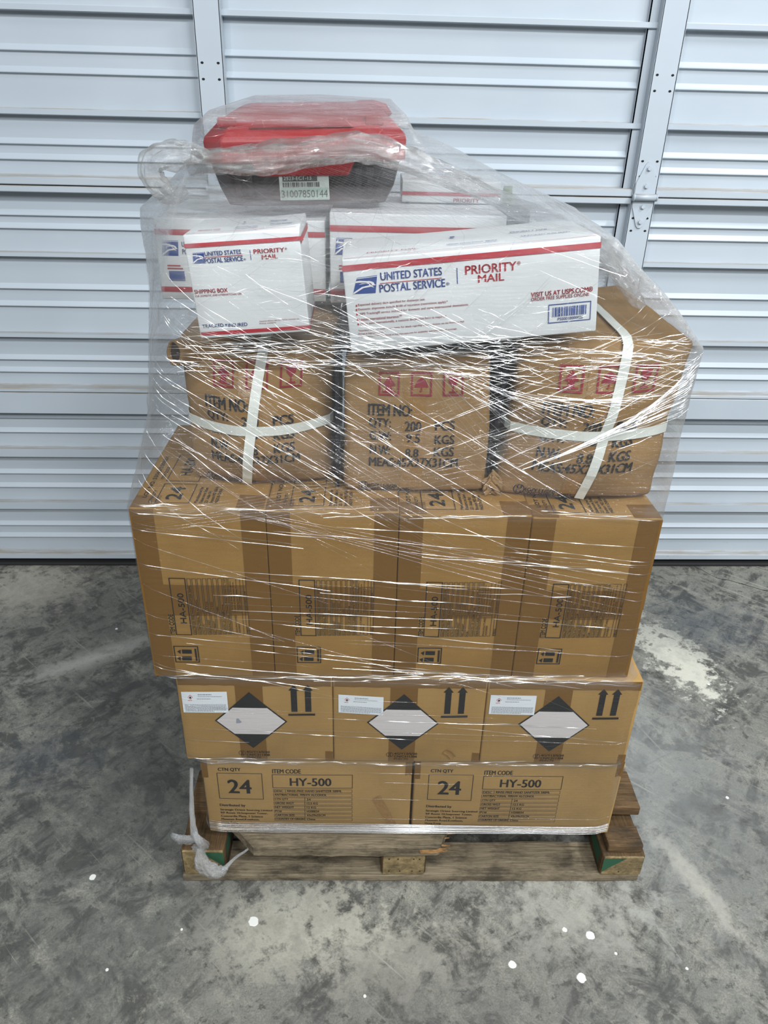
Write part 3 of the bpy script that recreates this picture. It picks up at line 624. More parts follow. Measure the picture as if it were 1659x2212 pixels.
# ---- second row: three hazard cartons
ZM = ZB+.2195
LABEL_WHITE = plain('white_sticker', srgb(232, 238, 241), .45); GREY_INK = plain('grey_fine_print', srgb(150, 156, 164), .6); RED_INK = plain('red_ink', srgb(200, 70, 70), .6)
DIAM = plain('white_diamond_film', srgb(214, 208, 205), .35, bumps=(40, .3, .002))
def hazard_carton(loc, w, label, q, lab, pi, torn):
    h, d = .2185, .43
    t = thing('shipping_carton', loc, (0, 0, -.026), label, 'carton', 'middle row of hazard cartons')
    carton_body(w, d, h, CARD_MID, t, loc[0]*7+3); f = flat_front(w, h)
    cx = w*.462
    strip(t, 'packing_tape', TAPE, f, 0.003, w-.003, .196, .2175, .0004, .002, 1+q)
    strip(t, 'packing_tape', TAPE, f, cx-.026, cx+.026, .001, .2165, .0006, .0015, 2+q)
    strip(t, 'packing_tape', TAPE, f, w-.016, w-.001, .002, .028, .0005, .003, 4+q)
    # hazard diamond
    r, rv = .070, .0725; cy = .1095
    D_ = lambda s, a: [(cx, cy+rv*s), (cx+r*s, cy), (cx, cy-rv*s), (cx-r*s, cy)]
    zt, zb_ = .0343, -.0335
    kx = lambda z: r*.945*(1-abs(z)/(rv*.945))
    dg = MB(); dg.grid(lambda a, b: f(cx+r*(a-b)*.5, cy+rv*(a+b)*.5, .0013), lin(-1, 1, 8), lin(-1, 1, 8)); dm = dg.build('hazard_diamond', MK['k'], t)
    dg = MB(); dg.grid(lambda a, v: f(cx+a*kx(v), cy+v, .0016), lin(-1, 1, 8), lin(zb_, 0, 4)[:-1]+lin(0, zt, 4)); dg.build('white_center', DIAM, dm)
    if torn:
        tb = MB(); tb.add([f(u, v, .0018) for u, v in ((cx-.028, .116), (cx-.024, .117), (cx-.018, .108), (cx-.021, .105), (cx-.029, .104))], [(0, 1, 2, 3, 4)]); tb.build('torn_scrap', GREY_INK, dm)
    # up arrows
    A = [('p', 'k', [(.2208+dx, .2), (.2110+dx, .1865), (.2152+dx, .1865), (.2152+dx, .1338), (.2268+dx, .1338), (.2268+dx, .1865), (.2306+dx, .1865)]) for dx in (0, .0268)] + [('r', 'k', .2085, .2600, .1240, .1292)]
    A = [(a[0], a[1], [(u*w/.2945, v) for u, v in a[2]]) if a[0] == 'p' else a for a in A]
    mb = MB(); put_marks(mb, A, lambda u, v: f(u, v, .0011)); mb.build('up_arrows', PRINT, t)
    H = [('t', '4G/Y13/S/20', 'k', .1243, .1701, .0226, .0283, 0), ('t', 'CN/C311308', 'k', .1243, .1701, .0145, .0202, 0), ('t', pi, 'k', .1243, .152, .0075, .0125, 0), ('t', 'u', 'k', .1135, .1178, .0225, .0272, 0), ('t', 'n', 'k', .1135, .1178, .0165, .0212, 0)] + ring2(.1156, .0222, .0070, .0070, .0008)
    mb = MB(); put_marks(mb, H, lambda u, v: f(u, v, .0013), 1, 1, cx-.139); mb.build('packing_code', PRINT, t)
    # white paper label
    u0, u1, v0, v1, tilt = lab
    lf = lambda a, b, e=.0016: f(u0+(u1-u0)*a, v0+(v1-v0)*b+tilt*(a-.5), e)
    mb = MB(); mb.grid(lambda a, b: lf(a, b), lin(0, 1, 4), lin(0, 1, 3), 0); lo = mb.build('paper_label', LABEL_WHITE, t)
    mb = MB()
    def gl(a0, a1, b0, b1, mi):                                       # fine print too small to read: broken dashes
        rr = random.Random(int(a0*1000+b0*77)); a = a0
        while a < a1:
            e_ = min(a1, a+rr.uniform(.02, .06)); mb.add([lf(a, b0, .0019), lf(e_, b0, .0019), lf(e_, b1, .0019), lf(a, b1, .0019)], [(0, 1, 2, 3)], mi); a = e_+.009
    gl(.36, .66, .845, .89, 0); gl(.36, .88, .765, .79, 0); gl(.33, .63, .65, .68, 0); gl(.13, .22, .58, .605, 1)
    for k in range(6): gl(.05, .96 if k < 5 else .7, .365-.06*k, .395-.06*k, 0)
    for s, m2 in ((1, 1), (.8, 2)): mb.add([lf(.19+.055*s*a, .75+.12*s*b, .0019+.0002*m2) for a, b in ((0, 1), (1, 0), (0, -1), (-1, 0))], [(0, 1, 2, 3)], m2 if m2 == 1 else 2)
    mb.add([lf(.19+.022*math.cos(x*.8), .74+.055*math.sin(x*.8), .0025) for x in range(8)], [tuple(range(8))], 3)
    mb.build('label_print', [GREY_INK, RED_INK, LABEL_WHITE, MK['k']], lo)
    return t
y0 = lambda x: -.0032 - (x+.0161)*.0267
hazard_carton((-.4579, y0(-.458), ZM), .2940, 'brown hazard-diamond carton at the left end of its row, diamond slightly torn', 0, (.0075, .0943, .1293, .1810, .003), 'PI:0170', True)
cm = hazard_carton((-.1633, y0(-.163), ZM), .2930, 'brown hazard-diamond carton in the middle of its row, tape scrap at lower right', 1, (.0105, .0965, .131, .176, -.004), 'PI:0170', False)
f = flat_front(.293, .2185)
sc = MB(); sc.grid(lambda u, v: (lambda p: f(p[0], p[1], .0016+.003*abs(u)))((.222+.020*v*(1 if v < .6 else .9)+.004*u, .036-.014*v-.010*max(0, v-.55)+.004*u)), [-1, 0, 1], lin(0, 1, 8)); sc.build('tape_scrap', TAPE_LIGHT, cm)
hazard_carton((.1305, y0(.131), ZM), .2940, 'brown hazard-diamond carton at the right end of its row', 2, (.0065, .094, .134, .182, .001), 'PI:0170', False)

# ---- third row: four tall cartons
ZT = ZM+.2195
TOP_MARKS = [('t', 'LOT NO.:33063/500BEX', 'k', .0135, .0205, .036, .205, 90), ('t', 'CTN QTY', 'k', .0275, .0335, .018, .064, 90), ('o', 'k', .0385, .0955, .0175, .0905, .0014), ('t', '24', 'k', .053, .078, .030, .078, 90),
             ('t', 'ITEM CODE', 'k', .0275, .0335, .108, .158, 90), ('o', 'k', .0385, .0955, .1005, .215, .0014), ('t', 'HA-500', 'k', .056, .076, .125, .200, 90)] + \
            [('t', s, 'k', .103+.0085*i, .1085+.0085*i, .018, .018+l, 90) for i, (s, l) in enumerate((('Manufactured for', .062), ('Elabemore Sales', .058), ('221 Adair Rd', .045), ('Branson MO 65616', .062), ('MADE IN CHINA', .054)))]
def tall_carton(loc, w, h, label, q, hz_=.352):
    d = .365
    t = thing('shipping_carton', loc, (0, 0, -.011), label, 'carton', 'row of tall cartons')
    carton_body(w, d, h, CARD_TALL, t, loc[0]*5+1); f = flat_front(w, h)
    e = .0005
    strip(t, 'packing_tape', TAPE, f, .001, .040, .002, h-.002, e, 0, q)
    strip(t, 'packing_tape', TAPE, f, w-.041, w-.001, .002, h-.002, e, 0, q+1)
    strip(t, 'packing_tape', TAPE, f, .002, w-.002, .141*h/.352, .205*h/.352, e+.0004, .0035, q+2, 'u')
    tp = lambda u, v, e=0: (u, v, h - .0015*math.sin(PI*min(max(u/w, 0), 1))*math.sin(PI*min(max(v/d, 0), 1)) + e)
    strip(t, 'packing_tape', TAPE, tp, .002, .045, .002, .045, e, .003, q+3); strip(t, 'packing_tape', TAPE, tp, w-.048, w-.002, .002, .050, e, .003, q+4)
    mb = MB(); put_marks(mb, HA_MARKS, lambda u, v: f(u, v, .0013), w/.222, h/.352); mb.build('printed_panel', PRINT, t)
    mb = MB(); put_marks(mb, TOP_MARKS, lambda u, v: tp(u, v, .0010)); mb.build('printed_top', PRINT, t)
    return t
TL_ = ['tall brown carton at the left end of its row, lot number on top exposed', 'tall brown carton, second from the left in its row, above a hazard carton',
       'tall brown carton, third from left, with its boxed number 24 visible on top', 'tall brown carton at the right end of its row, below the strapped crushed carton']
xx = -.4935
for i, (w, h) in enumerate(((.2235, .3555), (.2215, .3525), (.2225, .3480), (.2215, .3440))):
    tall_carton((xx, -.0001-(xx+.048)*.0113, ZT), w-.0008, h, TL_[i], i*9); xx += w

# ---- fourth row: three crushed cartons with strapping
MOUTH_SHADE = plain('painted_mouth_shade', srgb(52, 39, 27), .9)  # dark colour that paints the shade inside the torn corner
def crushed(loc, rz, w, d, h, bul, top_y, flare, seed, label, straps, dome, shift=(0, 0), mscale=(1, 1), lean=0.0):
    t = thing('crushed_carton', loc, (0, 0, rz), label, 'carton', 'row of crushed cartons')
    def Wp(x, y, z, e=0.0):
        u, v, s = x/w, z/h, y/d
        k = math.sin(PI*min(1, max(0, .05+.93*v)))**.65
        bl = bul*(1-(2*u-1)**2)*k*(1-s)
        X = x + flare*(v**3)*(u-.5)*2 + shift[0]*v + lean*v*(1-u)
        # cinch of the horizontal strap
        ci = 0.0
        if straps: ci = .008*math.exp(-((z-straps[1])/.028)**2)
        Y = y - bl + top_y*(v**2.2)*(1-s) + ci*(1-s)
        cr = .0035*(abs(nz(x*9+seed, z*16, y*5))**.8 - .2) + .0012*nz(x*45, z*60+seed, y*30)
        cx = .004*nz(y*8, z*14, seed) * (1 if (u < .02 or u > .98) else 0)
        Y += cr*(1-s); X += cx
        Z = z + dome*math.sin(PI*u)*math.sin(PI*min(1, s*1.2+.08))*v**4 + shift[1]*v*(u-.5)
        if v > .97: Z += .004*nz(x*14, y*14, seed)
        if v < .02: Z += 0
        return (X, Y-e, Z)
    V, F = rbox(w, d, h, .012, 26, 14, 26); mb = MB(); mb.add([Wp(*p) for p in V], F, 0, True); mb.build('carton_body', CARD_CRUSH, t)
    fm = lambda u, v, e=.0012: Wp(u*w, 0, v*h, e)
    tp = MB(); tp.grid(lambda u, v: fm(u, v, .0009), lin(.395, .55, 6), lin(.045, .93, 24)); tp.build('packing_tape', TAPE_LIGHT, t)
    mb = MB()
    put_marks(mb, CR_MARKS, lambda u, v: fm(u, v, .0022), mscale[0], mscale[1], (1-mscale[0])*.5, .0, .04)
    mb.build('printed_text', PRINT, t); mb = MB()
    put_marks(mb, [('t', 'u', 'k', .126, .156, .062, .085, 0), ('t', 'n', 'k', .126, .156, .033, .056, 0)] + ring2(.141, .0586, .034, .036, .006), lambda u, v: fm(u, v, .0022), mscale[0], mscale[1], (1-mscale[0])*.5, .0, .03)
    mb.build('packing_mark', PRINT, t)
    ic = []
    for i, (a, b) in enumerate(((.229, .368), (.446, .588), (.663, .802))):
        v0, v1 = .733, .888; c = (a+b)/2; ic = []; mb = MB()
        ic.append(('o', 'm', a, b, v0, v1, .012))
        if i == 0: ic += [('p', 'm', [(c, v1-.025), (c-.045, .80), (c+.045, .80)]), ('r', 'm', c-.02, c+.02, v0+.03, .80), ('r', 'm', c-.045, c+.045, v0+.02, v0+.032)]
        if i == 1: ic += [('p', 'm', [(c-.048, .79), (c-.03, .835), (c, .855), (c+.03, .835), (c+.048, .79)]), ('r', 'm', c-.004, c+.004, v0+.03, .80), ('r', 'm', c-.012, c, v0+.025, v0+.036)]
        if i == 2: ic += [('p', 'm', [(c-.035, .862), (c+.035, .862), (c+.028, .82), (c+.008, .80), (c-.008, .80), (c-.028, .82)]), ('r', 'm', c-.005, c+.005, v0+.03, .80), ('r', 'm', c-.028, c+.028, v0+.022, v0+.034)]
        put_marks(mb, ic, lambda u, v: fm(u, v, .0022), mscale[0], mscale[1], (1-mscale[0])*.5, .0); mb.build('handling_icon', PRINT, t)
    if straps:
        ut, zs, ub = straps[0], straps[1], straps[2]; sw = .0082
        def rib(path, nrm):
            b = MB(); V = []
            for i, p in enumerate(path):
                p = Vector(p); q = Vector(path[min(i+1, len(path)-1)])-Vector(path[max(i-1, 0)]); s_ = q.cross(nrm(i)).normalized()*sw
                V += [p+s_, p-s_]
            n = len(path); b.add(V, [(2*i, 2*i+1, 2*i+3, 2*i+2) for i in range(n-1)], 0, False); return b
        P = [Wp((ub+(ut-ub)*v)*w, 0, v*h, .0036) for v in lin(.012, .985, 30)]; nF = len(P)
        P += [tuple(Vector(Wp(ut*w, y*d, h, 0))+Vector((0, 0, .0032))) for y in lin(.03, .97, 14)]
        vs = rib(P, lambda i: Vector((0, -1, 0)) if i < nF else Vector((0, 0, 1))).build('strap', STRAP, t)
        so = vs.modifiers.new('thickness', 'SOLIDIFY'); so.thickness = .0012; so.offset = 0
        H = [tuple(Vector(Wp(0, y*d, zs, 0))+Vector((-.0035, 0, 0))) for y in lin(.95, .03, 12)]; a = len(H)
        H += [Wp(u*w, 0, zs, .0042) for u in lin(.012, .988, 30)]; b_ = len(H)
        H += [tuple(Vector(Wp(w, y*d, zs, 0))+Vector((.0035, 0, 0))) for y in lin(.03, .95, 12)]
        hs = rib(H, lambda i: Vector((-1, 0, 0)) if i < a else (Vector((0, -1, 0)) if i < b_ else Vector((1, 0, 0)))).build('strap', STRAP, t)
        so = hs.modifiers.new('thickness', 'SOLIDIFY'); so.thickness = .0012; so.offset = 0
    return t, Wp
ZC = ZT+.3505
CL, WL = crushed((-.408, .118, ZC+.005), -.01, .243, .43, .243, .066, .036, .010, 3.1, 'crushed brown carton with crossed white straps and a torn open corner', (.56, .112, .40), .016)
CM_, WM = crushed((-.143, .077, ZC+.002), -.01, .246, .43, .241, .014, .012, -.006, 8.4, 'crushed brown carton without straps, between the two strapped ones', None, .004, (.0, 0))
CR_, WR = crushed((.120, .078, ZC-.002), -.035, .279, .43, .272, .046, .004, .018, 5.7, 'crushed brown carton with crossed white straps and a sharp upper right corner', (.60, .128, .52), .004, (.004, .01), (1, 1), .032)
# torn open corner of the left carton: a curled rim, its shaded mouth painted as a dark disc
tb = MB(); n = 20; rim = []
for j, (cx_, cy_, cz_, r1, r2) in enumerate(((-.008, -.008, .227, .0125, .0160), (-.002, .002, .227, .0140, .0175), (.018, .018, .222, .016, .019), (.045, .034, .214, .016, .018), (.080, .05, .205, .011, .013))):
    for i in range(n): a = 2*PI*i/n; rr = 1+.14*nz(math.cos(a)*1.3, math.sin(a)*1.3, j*.5+2); rim.append((cx_+.86*r1*rr*math.cos(a), cy_-.5*r1*rr*math.cos(a)+.005*math.sin(a), cz_+r2*rr*math.sin(a)))
tb.add(rim, [(j*n+i, j*n+(i+1) % n, (j+1)*n+(i+1) % n, (j+1)*n+i) for j in range(4) for i in range(n)], 0, True)
tf = tb.build('torn_corner', CARD_CRUSH, CL); so = tf.modifiers.new('thickness', 'SOLIDIFY'); so.thickness = .003; so.offset = -1
ib = MB(); ib.add([tuple(Vector(p)+Vector((.003, .005, 0))) for p in rim[:n]], [tuple(range(n))]); ib.build('mouth_shade_disc', MOUTH_SHADE, tf)
# split, fluffed bottom corners
for par, x, s in ((CM_, .246, 1), (CR_, .008, -1)):
    b = MB()
    for i in range(5):
        a = random.uniform(-.5, .5); px, pz = x+s*.004*i*.4, .006+.006*i
        b.grid(lambda u, v: (px+s*(.004+.020*u)+.004*nz(v*5, i, 2), -.004-.006*u*(1 if i % 2 else -.3)+.006*nz(u*4, v*4, i+3), pz-.014*u+.016*v*(1-.4*u)+.004*nz(u*5, v*5, i)), lin(0, 1, 5), lin(0, 1, 4))
    o = b.build('torn_corner', CARD_CRUSH, par); so = o.modifiers.new('thickness', 'SOLIDIFY'); so.thickness = .0015

# dark plastic bag lying over and between the crushed cartons
BAG = plain('black_bag_plastic', (.012, .014, .022, 1), .28, bumps=(30, .7, .01))
prof = [(-.1535, .93), (-.1530, 1.0), (-.1530, 1.08), (-.1535, 1.14), (-.145, 1.171), (-.12, 1.1775), (-.05, 1.1775), (.02, 1.1775), (.075, 1.178), (.104, 1.176), (.1225, 1.15), (.1175, 1.07), (.1125, .96)]
bg = MB()
def bagp(i, j):
    x, z = prof[i]; y = .085+.32*j
    return (x+.0015*nz(i*1.7, j*5, 2), y + .006*nz(i*1.3, j*3, 7), z + (.006*nz(i*1.1, j*6, 1)+.003 if 4 <= i <= 9 else 0))
bg.grid(bagp, list(range(len(prof))), lin(0, 1, 14)); bo = bg.build('black_plastic_bag', BAG)
so = bo.modifiers.new('thickness', 'SOLIDIFY'); so.thickness = .007; so.offset = 0
tag(bo, 'black plastic bag draped over the middle crushed carton and down its sides', 'bag')

# ================================================================== WHITE MAILING BOXES
def eagle(mb, q, fm, e, c=2, wmi=3):
    """blue slanted emblem with a white eagle-head shape; q = corners TL TR BR BL"""
    TL, TR, BR, BL = [np.array(p) for p in q]
    X = lambda a, b, e2: fm(*((BL*(1-a)+BR*a)*(1-b)+(TL*(1-a)+TR*a)*b), e2)
    mb.add([X(a, b, e) for a, b in ((0, 0), (1, 0), (1, 1), (0, 1))], [(0, 1, 2, 3)], c)
    for P in ([(.0, .80), (.18, .80), (.72, .70), (.86, .62), (.92, .50), (.99, .46), (.92, .44), (.80, .44), (.78, .53), (.70, .60), (.45, .66), (.1, .70), (.0, .70)],
              [(.16, .56), (.52, .60), (.66, .54), (.66, .47), (.34, .40), (.02, .10), (.0, .0), (.05, .0), (.42, .33), (.76, .38), (.92, .32), (.78, .46), (.62, .62), (.3, .62)],
              [(.0, .93), (1.0, .93), (1.0, .965), (.0, .965)]):
        mb.add([X(a, b, e+.0004) for a, b in P], [tuple(range(len(P)))], wmi)
def mail_box(loc, rot, w, d, h, label, seed, marks=None, logo=None, extra=None, mat=WHITE_BOX):
    t = thing('mailing_box', loc, rot, label, 'box', 'white mailing boxes'); 
    V, F = rbox(w, d, h, .0022, 10, 8, 8); mb = MB()
    mb.add([(x, y-.002*math.sin(PI*x/w)*math.sin(PI*z/h)*(1-y/d)+.0008*nz(x*18+seed, z*18, y*18), z-.0015*math.sin(PI*x/w)*(z > h*.9)) for x, y, z in V], F, 0, True); mb.build('box_body', mat, t)
    f = lambda u, v, e=.0006: (u, -.002*math.sin(PI*min(1, max(0, u/w)))*math.sin(PI*min(1, max(0, v/h)))-.0006-e, v)
    mb = MB()
    if marks: put_marks(mb, marks, lambda u, v: f(u, v, .0006))
    if logo: eagle(mb, logo, f, .0005)
    if extra: extra(mb, f)
    if mb.v: mb.build('printed_panel', PRINT, t)
    # top face: flap seam line and fine print; right side stripes continue round
    mb = MB(); tp = lambda u, v, e=.0006: (u, v, h+e)
    put_marks(mb, [('r', 'r', .004, w-.004, .006, .0075), ('t', 'UNITED STATES POSTAL SERVICE', 'b', w*.42, w*.62, d*.22, d*.22+.006, 0), ('t', 'PRIORITY MAIL', 'r', w*.10, w*.30, d*.18, d*.18+.006, 0), ('t', 'PRIORITY MAIL', 'b', w*.70, w*.86, d*.52, d*.52+.008, 0), ('r', 'b', w*.45, w*.47, d*.55, d*.60), ('t', 'TRACKED INSURED', 'b', w*.72, w*.92, d*.30, d*.30+.006, 0)], lambda u, v: tp(u, v))
    mb.build('printed_top', PRINT, t)
    return t, f
def barcode(mb, fm, u0, u1, v0, v1, mi, seed, e=.0006):
    r = random.Random(seed); u = u0
    while u < u1-.001:
        wd = r.choice((.0007, .0007, .0013, .002)); mb.add([fm(u, v0, e), fm(min(u+wd, u1), v0, e), fm(min(u+wd, u1), v1, e), fm(u, v1, e)], [(0, 1, 2, 3)], mi); u += wd+r.choice((.0006, .0010, .0016))
# small square box on the strapped left carton
SMW, SMH = .163, .147
def side_stripes(mb, f):
    for v0, v1 in ((.1245, .1335), (.004, .0085)): mb.add([(SMW+.0012, .002, v0), (SMW+.0012, .16, v0), (SMW+.0012, .16, v1), (SMW+.0012, .002, v1)], [(0, 1, 2, 3)], 1)
mail_box((-.3535, .028, 1.2035), (0, math.radians(-4.6), 0), SMW, .165, SMH, 'small square white mailing box, tilted, on the left strapped carton', 1, SM_MARKS, [(.0100, .1224), (.0260, .1227), (.0248, .108), (.0088, .1084)], side_stripes)
def longx(mb, f): barcode(mb, f, .3047, .3577, .0280, .0420, 2, 4)
mail_box((-.1290, .030, 1.1835), (0, math.radians(-6.0), 0), .372, .19, .137, 'long white mailing box with a framed blue barcode, tilted across two crushed cartons', 2, LO_MARKS, [(.0192, .1103), (.049, .1118), (.0446, .087), (.0117, .0882)], longx)
# large flat boxes behind
def big_marks(w, h): return [('r', 'r', 0, w, h*.80, h*.865), ('r', 'r', 0, w, h*.10, h*.165), ('t', 'UNITED STATES', 'b', .046, .099, h*.66, h*.72, 0), ('t', 'POSTAL SERVICE', 'b', .046, .104, h*.57, h*.63, 0), ('t', 'PRIORITY', 'r', .122, .165, h*.66, h*.72, 0), ('t', 'MAIL', 'r', .134, .16, h*.58, h*.63, 0),
     ('r', 'r', .016, .040, h*.42, h*.435), ('r', 'r', .016, .044, h*.385, h*.40), ('r', 'b', .018, .046, h*.24, h*.36)]
def bigbox(loc, rz, w, d, h, label, seed, tilt=0):
    lg = [(.012, h*.73), (.040, h*.73), (.038, h*.55), (.009, h*.55)]
    return mail_box(loc, (0, tilt, rz), w, d, h, label, seed, big_marks(w, h), lg)
bigbox((-.480, .330, 1.193), -.01, .302, .30, .142, 'large white mailing box under the left end of the toolbox, behind the small square one', 3)
bigbox((-.169, .305, 1.196), -.015, .31, .30, .156, 'large white mailing box behind the long one, under the right end of the toolbox', 4)
def cmarks(mb, f): pass
cb, cf = mail_box((-.035, .470, 1.3535), (0, 0, -.03), .19, .17, .040, 'flat white mailing box beside the toolbox, topmost at the back right', 5, [('r', 'r', 0, .19, .013, .0195), ('t', 'PRIORITY', 'r', .10, .15, .002, .009, 0)], None)
mb = MB(); put_marks(mb, [('r', 'k', .075, .075+l, y, y+.0022) for l, y in ((.07, .13), (.05, .115), (.045, .10), (.06, .08))] + [('r', 'r', .07, .16, .065, .0665), ('r', 'b', .11, .15, .03, .045)], lambda u, v: (u, v, .0416)); mb.build('address_sheet', PRINT, cb)
# dark pouch with a green tag poking out between the boxes on the right
pb = MB(); V, F = rbox(.046, .08, .156, .010, 4, 5, 8); pb.add([(x+.003*nz(x*30, y*30, 1), y, z+.003*nz(x*25, y*25, 5)) for x, y, z in V], F, 0, True)
po = pb.build('dark_pouch', plain('dark_grey_cloth', srgb(58, 60, 60), .8)); po.location = (.146, .33, 1.2055); po.rotation_euler = (0, 0, .1)
tag(po, 'dark grey pouch poking out behind the long white mailing box', 'pouch')
gt = MB(); gt.grid(lambda u, v: (.004+.018*u, .05+.006*math.sin(u*5+v*3), .154+.034*v+.004*nz(u*4, v*4, 2)), lin(0, 1, 5), lin(0, 1, 5)); gt.build('green_tag', plain('green_tag_paper', srgb(120, 140, 60), .6), po)

# ================================================================== TOOLBOX
T_BLK = plain('black_toolbox_plastic', (.016, .016, .018, 1), .45, bumps=(300, .2, .001)); T_RED = plain('red_toolbox_plastic', srgb(158, 6, 14), .38, bumps=(300, .12, .001))
tbx = thing('toolbox', (-.372, .350, 1.3505), (0, math.radians(-2.0), -.01), 'red lidded black plastic toolbox with an inventory sticker, on top of the stack', 'toolbox')
def loft(mb, secs, mi=0, close=True):
    """secs: list of (x0,x1,y0,y1,z,chamfer)"""
    L = []
    for x0, x1, y0, y1, z, c in secs: L.append([(x0+c, y0, z), (x1-c, y0, z), (x1, y0+c, z), (x1, y1-c, z), (x1-c, y1, z), (x0+c, y1, z), (x0, y1-c, z), (x0, y0+c, z)])
    V = [p for l in L for p in l]; n = 8
    F = [(j*n+i, j*n+(i+1) % n, (j+1)*n+(i+1) % n, (j+1)*n+i) for j in range(len(L)-1) for i in range(n)]
    F += [tuple(range(n))[::-1], tuple((len(L)-1)*n+i for i in range(n))]
    mb.add(V, F, mi)
def bevel_mesh(o, wdt=.003, seg=2):
    b = o.modifiers.new('soft_edges', 'BEVEL'); b.width = wdt; b.segments = seg; b.limit_method = 'ANGLE'; b.angle_limit = math.radians(25); return o
b = MB(); loft(b, [(.018, .302, .012, .19, 0, .03), (.006, .318, .003, .195, .030, .03), (-.004, .328, -.004, .20, .066, .03), (-.006, .331, -.005, .20, .070, .03)])
bevel_mesh(b.build('tray_body', T_BLK, tbx))
rb = MB()
for x in (.045, .065, .255, .275): rb.prism([(x-.004, .018), (x+.004, .018), (x+.006, .062), (x-.006, .062)], -.010, .004, 'y')
rb.build('body_ribs', T_BLK, tbx)
b = MB(); loft(b, [(-.012, .338, -.012, .205, .0705, .034), (-.014, .340, -.014, .207, .104, .036), (-.012, .338, -.010, .204, .112, .036), (.012, .316, .006, .19, .134, .03), (.03, .30, .05, .18, .148, .02), (.05, .295, .085, .175, .160, .02), (.06, .288, .10, .16, .163, .015)])
lid = bevel_mesh(b.build('lid', T_RED, tbx))
b = MB(); b.prism([(.070, .124), (.250, .124), (.235, .1375), (.085, .1375)], -.006, .03, 'y'); 
for x0, x1 in ((.018, .05), (.268, .30)): b.box(x0, x1, .0, .02, .125, .142, 0, .003)
bevel_mesh(b.build('lid_ridge', T_RED, lid), .002)
b = MB(); b.prism([(.066, .084), (.256, .084), (.238, .050), (.084, .050)], -.022, -.006, 'y'); bevel_mesh(b.build('latch', T_RED, tbx))
b = MB(); b.tube([(.235, .10, .146), (.242, .10, .152), (.26, .10, .154), (.285, .10, .154), (.302, .10, .150), (.312, .10, .138)], [.007, .009, .011, .011, .010, .008], 12); b.build('carry_handle', T_RED, tbx)
# sticker
STICK = plain('aged_white_sticker', srgb(206, 216, 210), .4); GRN = plain('pale_green_sticker', srgb(176, 204, 192), .4); INK = plain('dark_grey_ink', srgb(62, 66, 66), .6)
def stf(u, v, e=0): return (.1175+u, -.016-e, .0115+v)
sb = MB(); V, F = rbox(.086, .0016, .043, .0006, 4, 1, 3)
sb.add([stf(x, z, .0022-y) for x, y, z in V], F, 0); so = sb.build('sticker', STICK, tbx)
b = MB()
def sx(P, mi, e): b.add([stf(u, v, .0026+e) for u, v in P], [tuple(range(len(P)))], mi)
sx([(.002, .001), (.084, .001), (.084, .020), (.002, .020)], 0, 0); sx([(.006, .0305), (.066, .0305), (.066, .0405), (.006, .0405)], 1, 0)
for s, u0, u1, v0, v1, mi in (('2523-EC1-13', .008, .056, .0325, .0385, 2), ('31007850144', .003, .083, .0045, .0165, 1)):
    V, F = glyphs(s, .02); b.add([stf(u0+(u1-u0)*x, v0+(v1-v0)*y, .0031) for x, y in V], F, mi)
barcode(b, lambda u, v, e: stf(u, v, .0026+e), .006, .072, .0215, .029, 1, 9)
b.build('sticker_print', [GRN, INK, STICK], so)

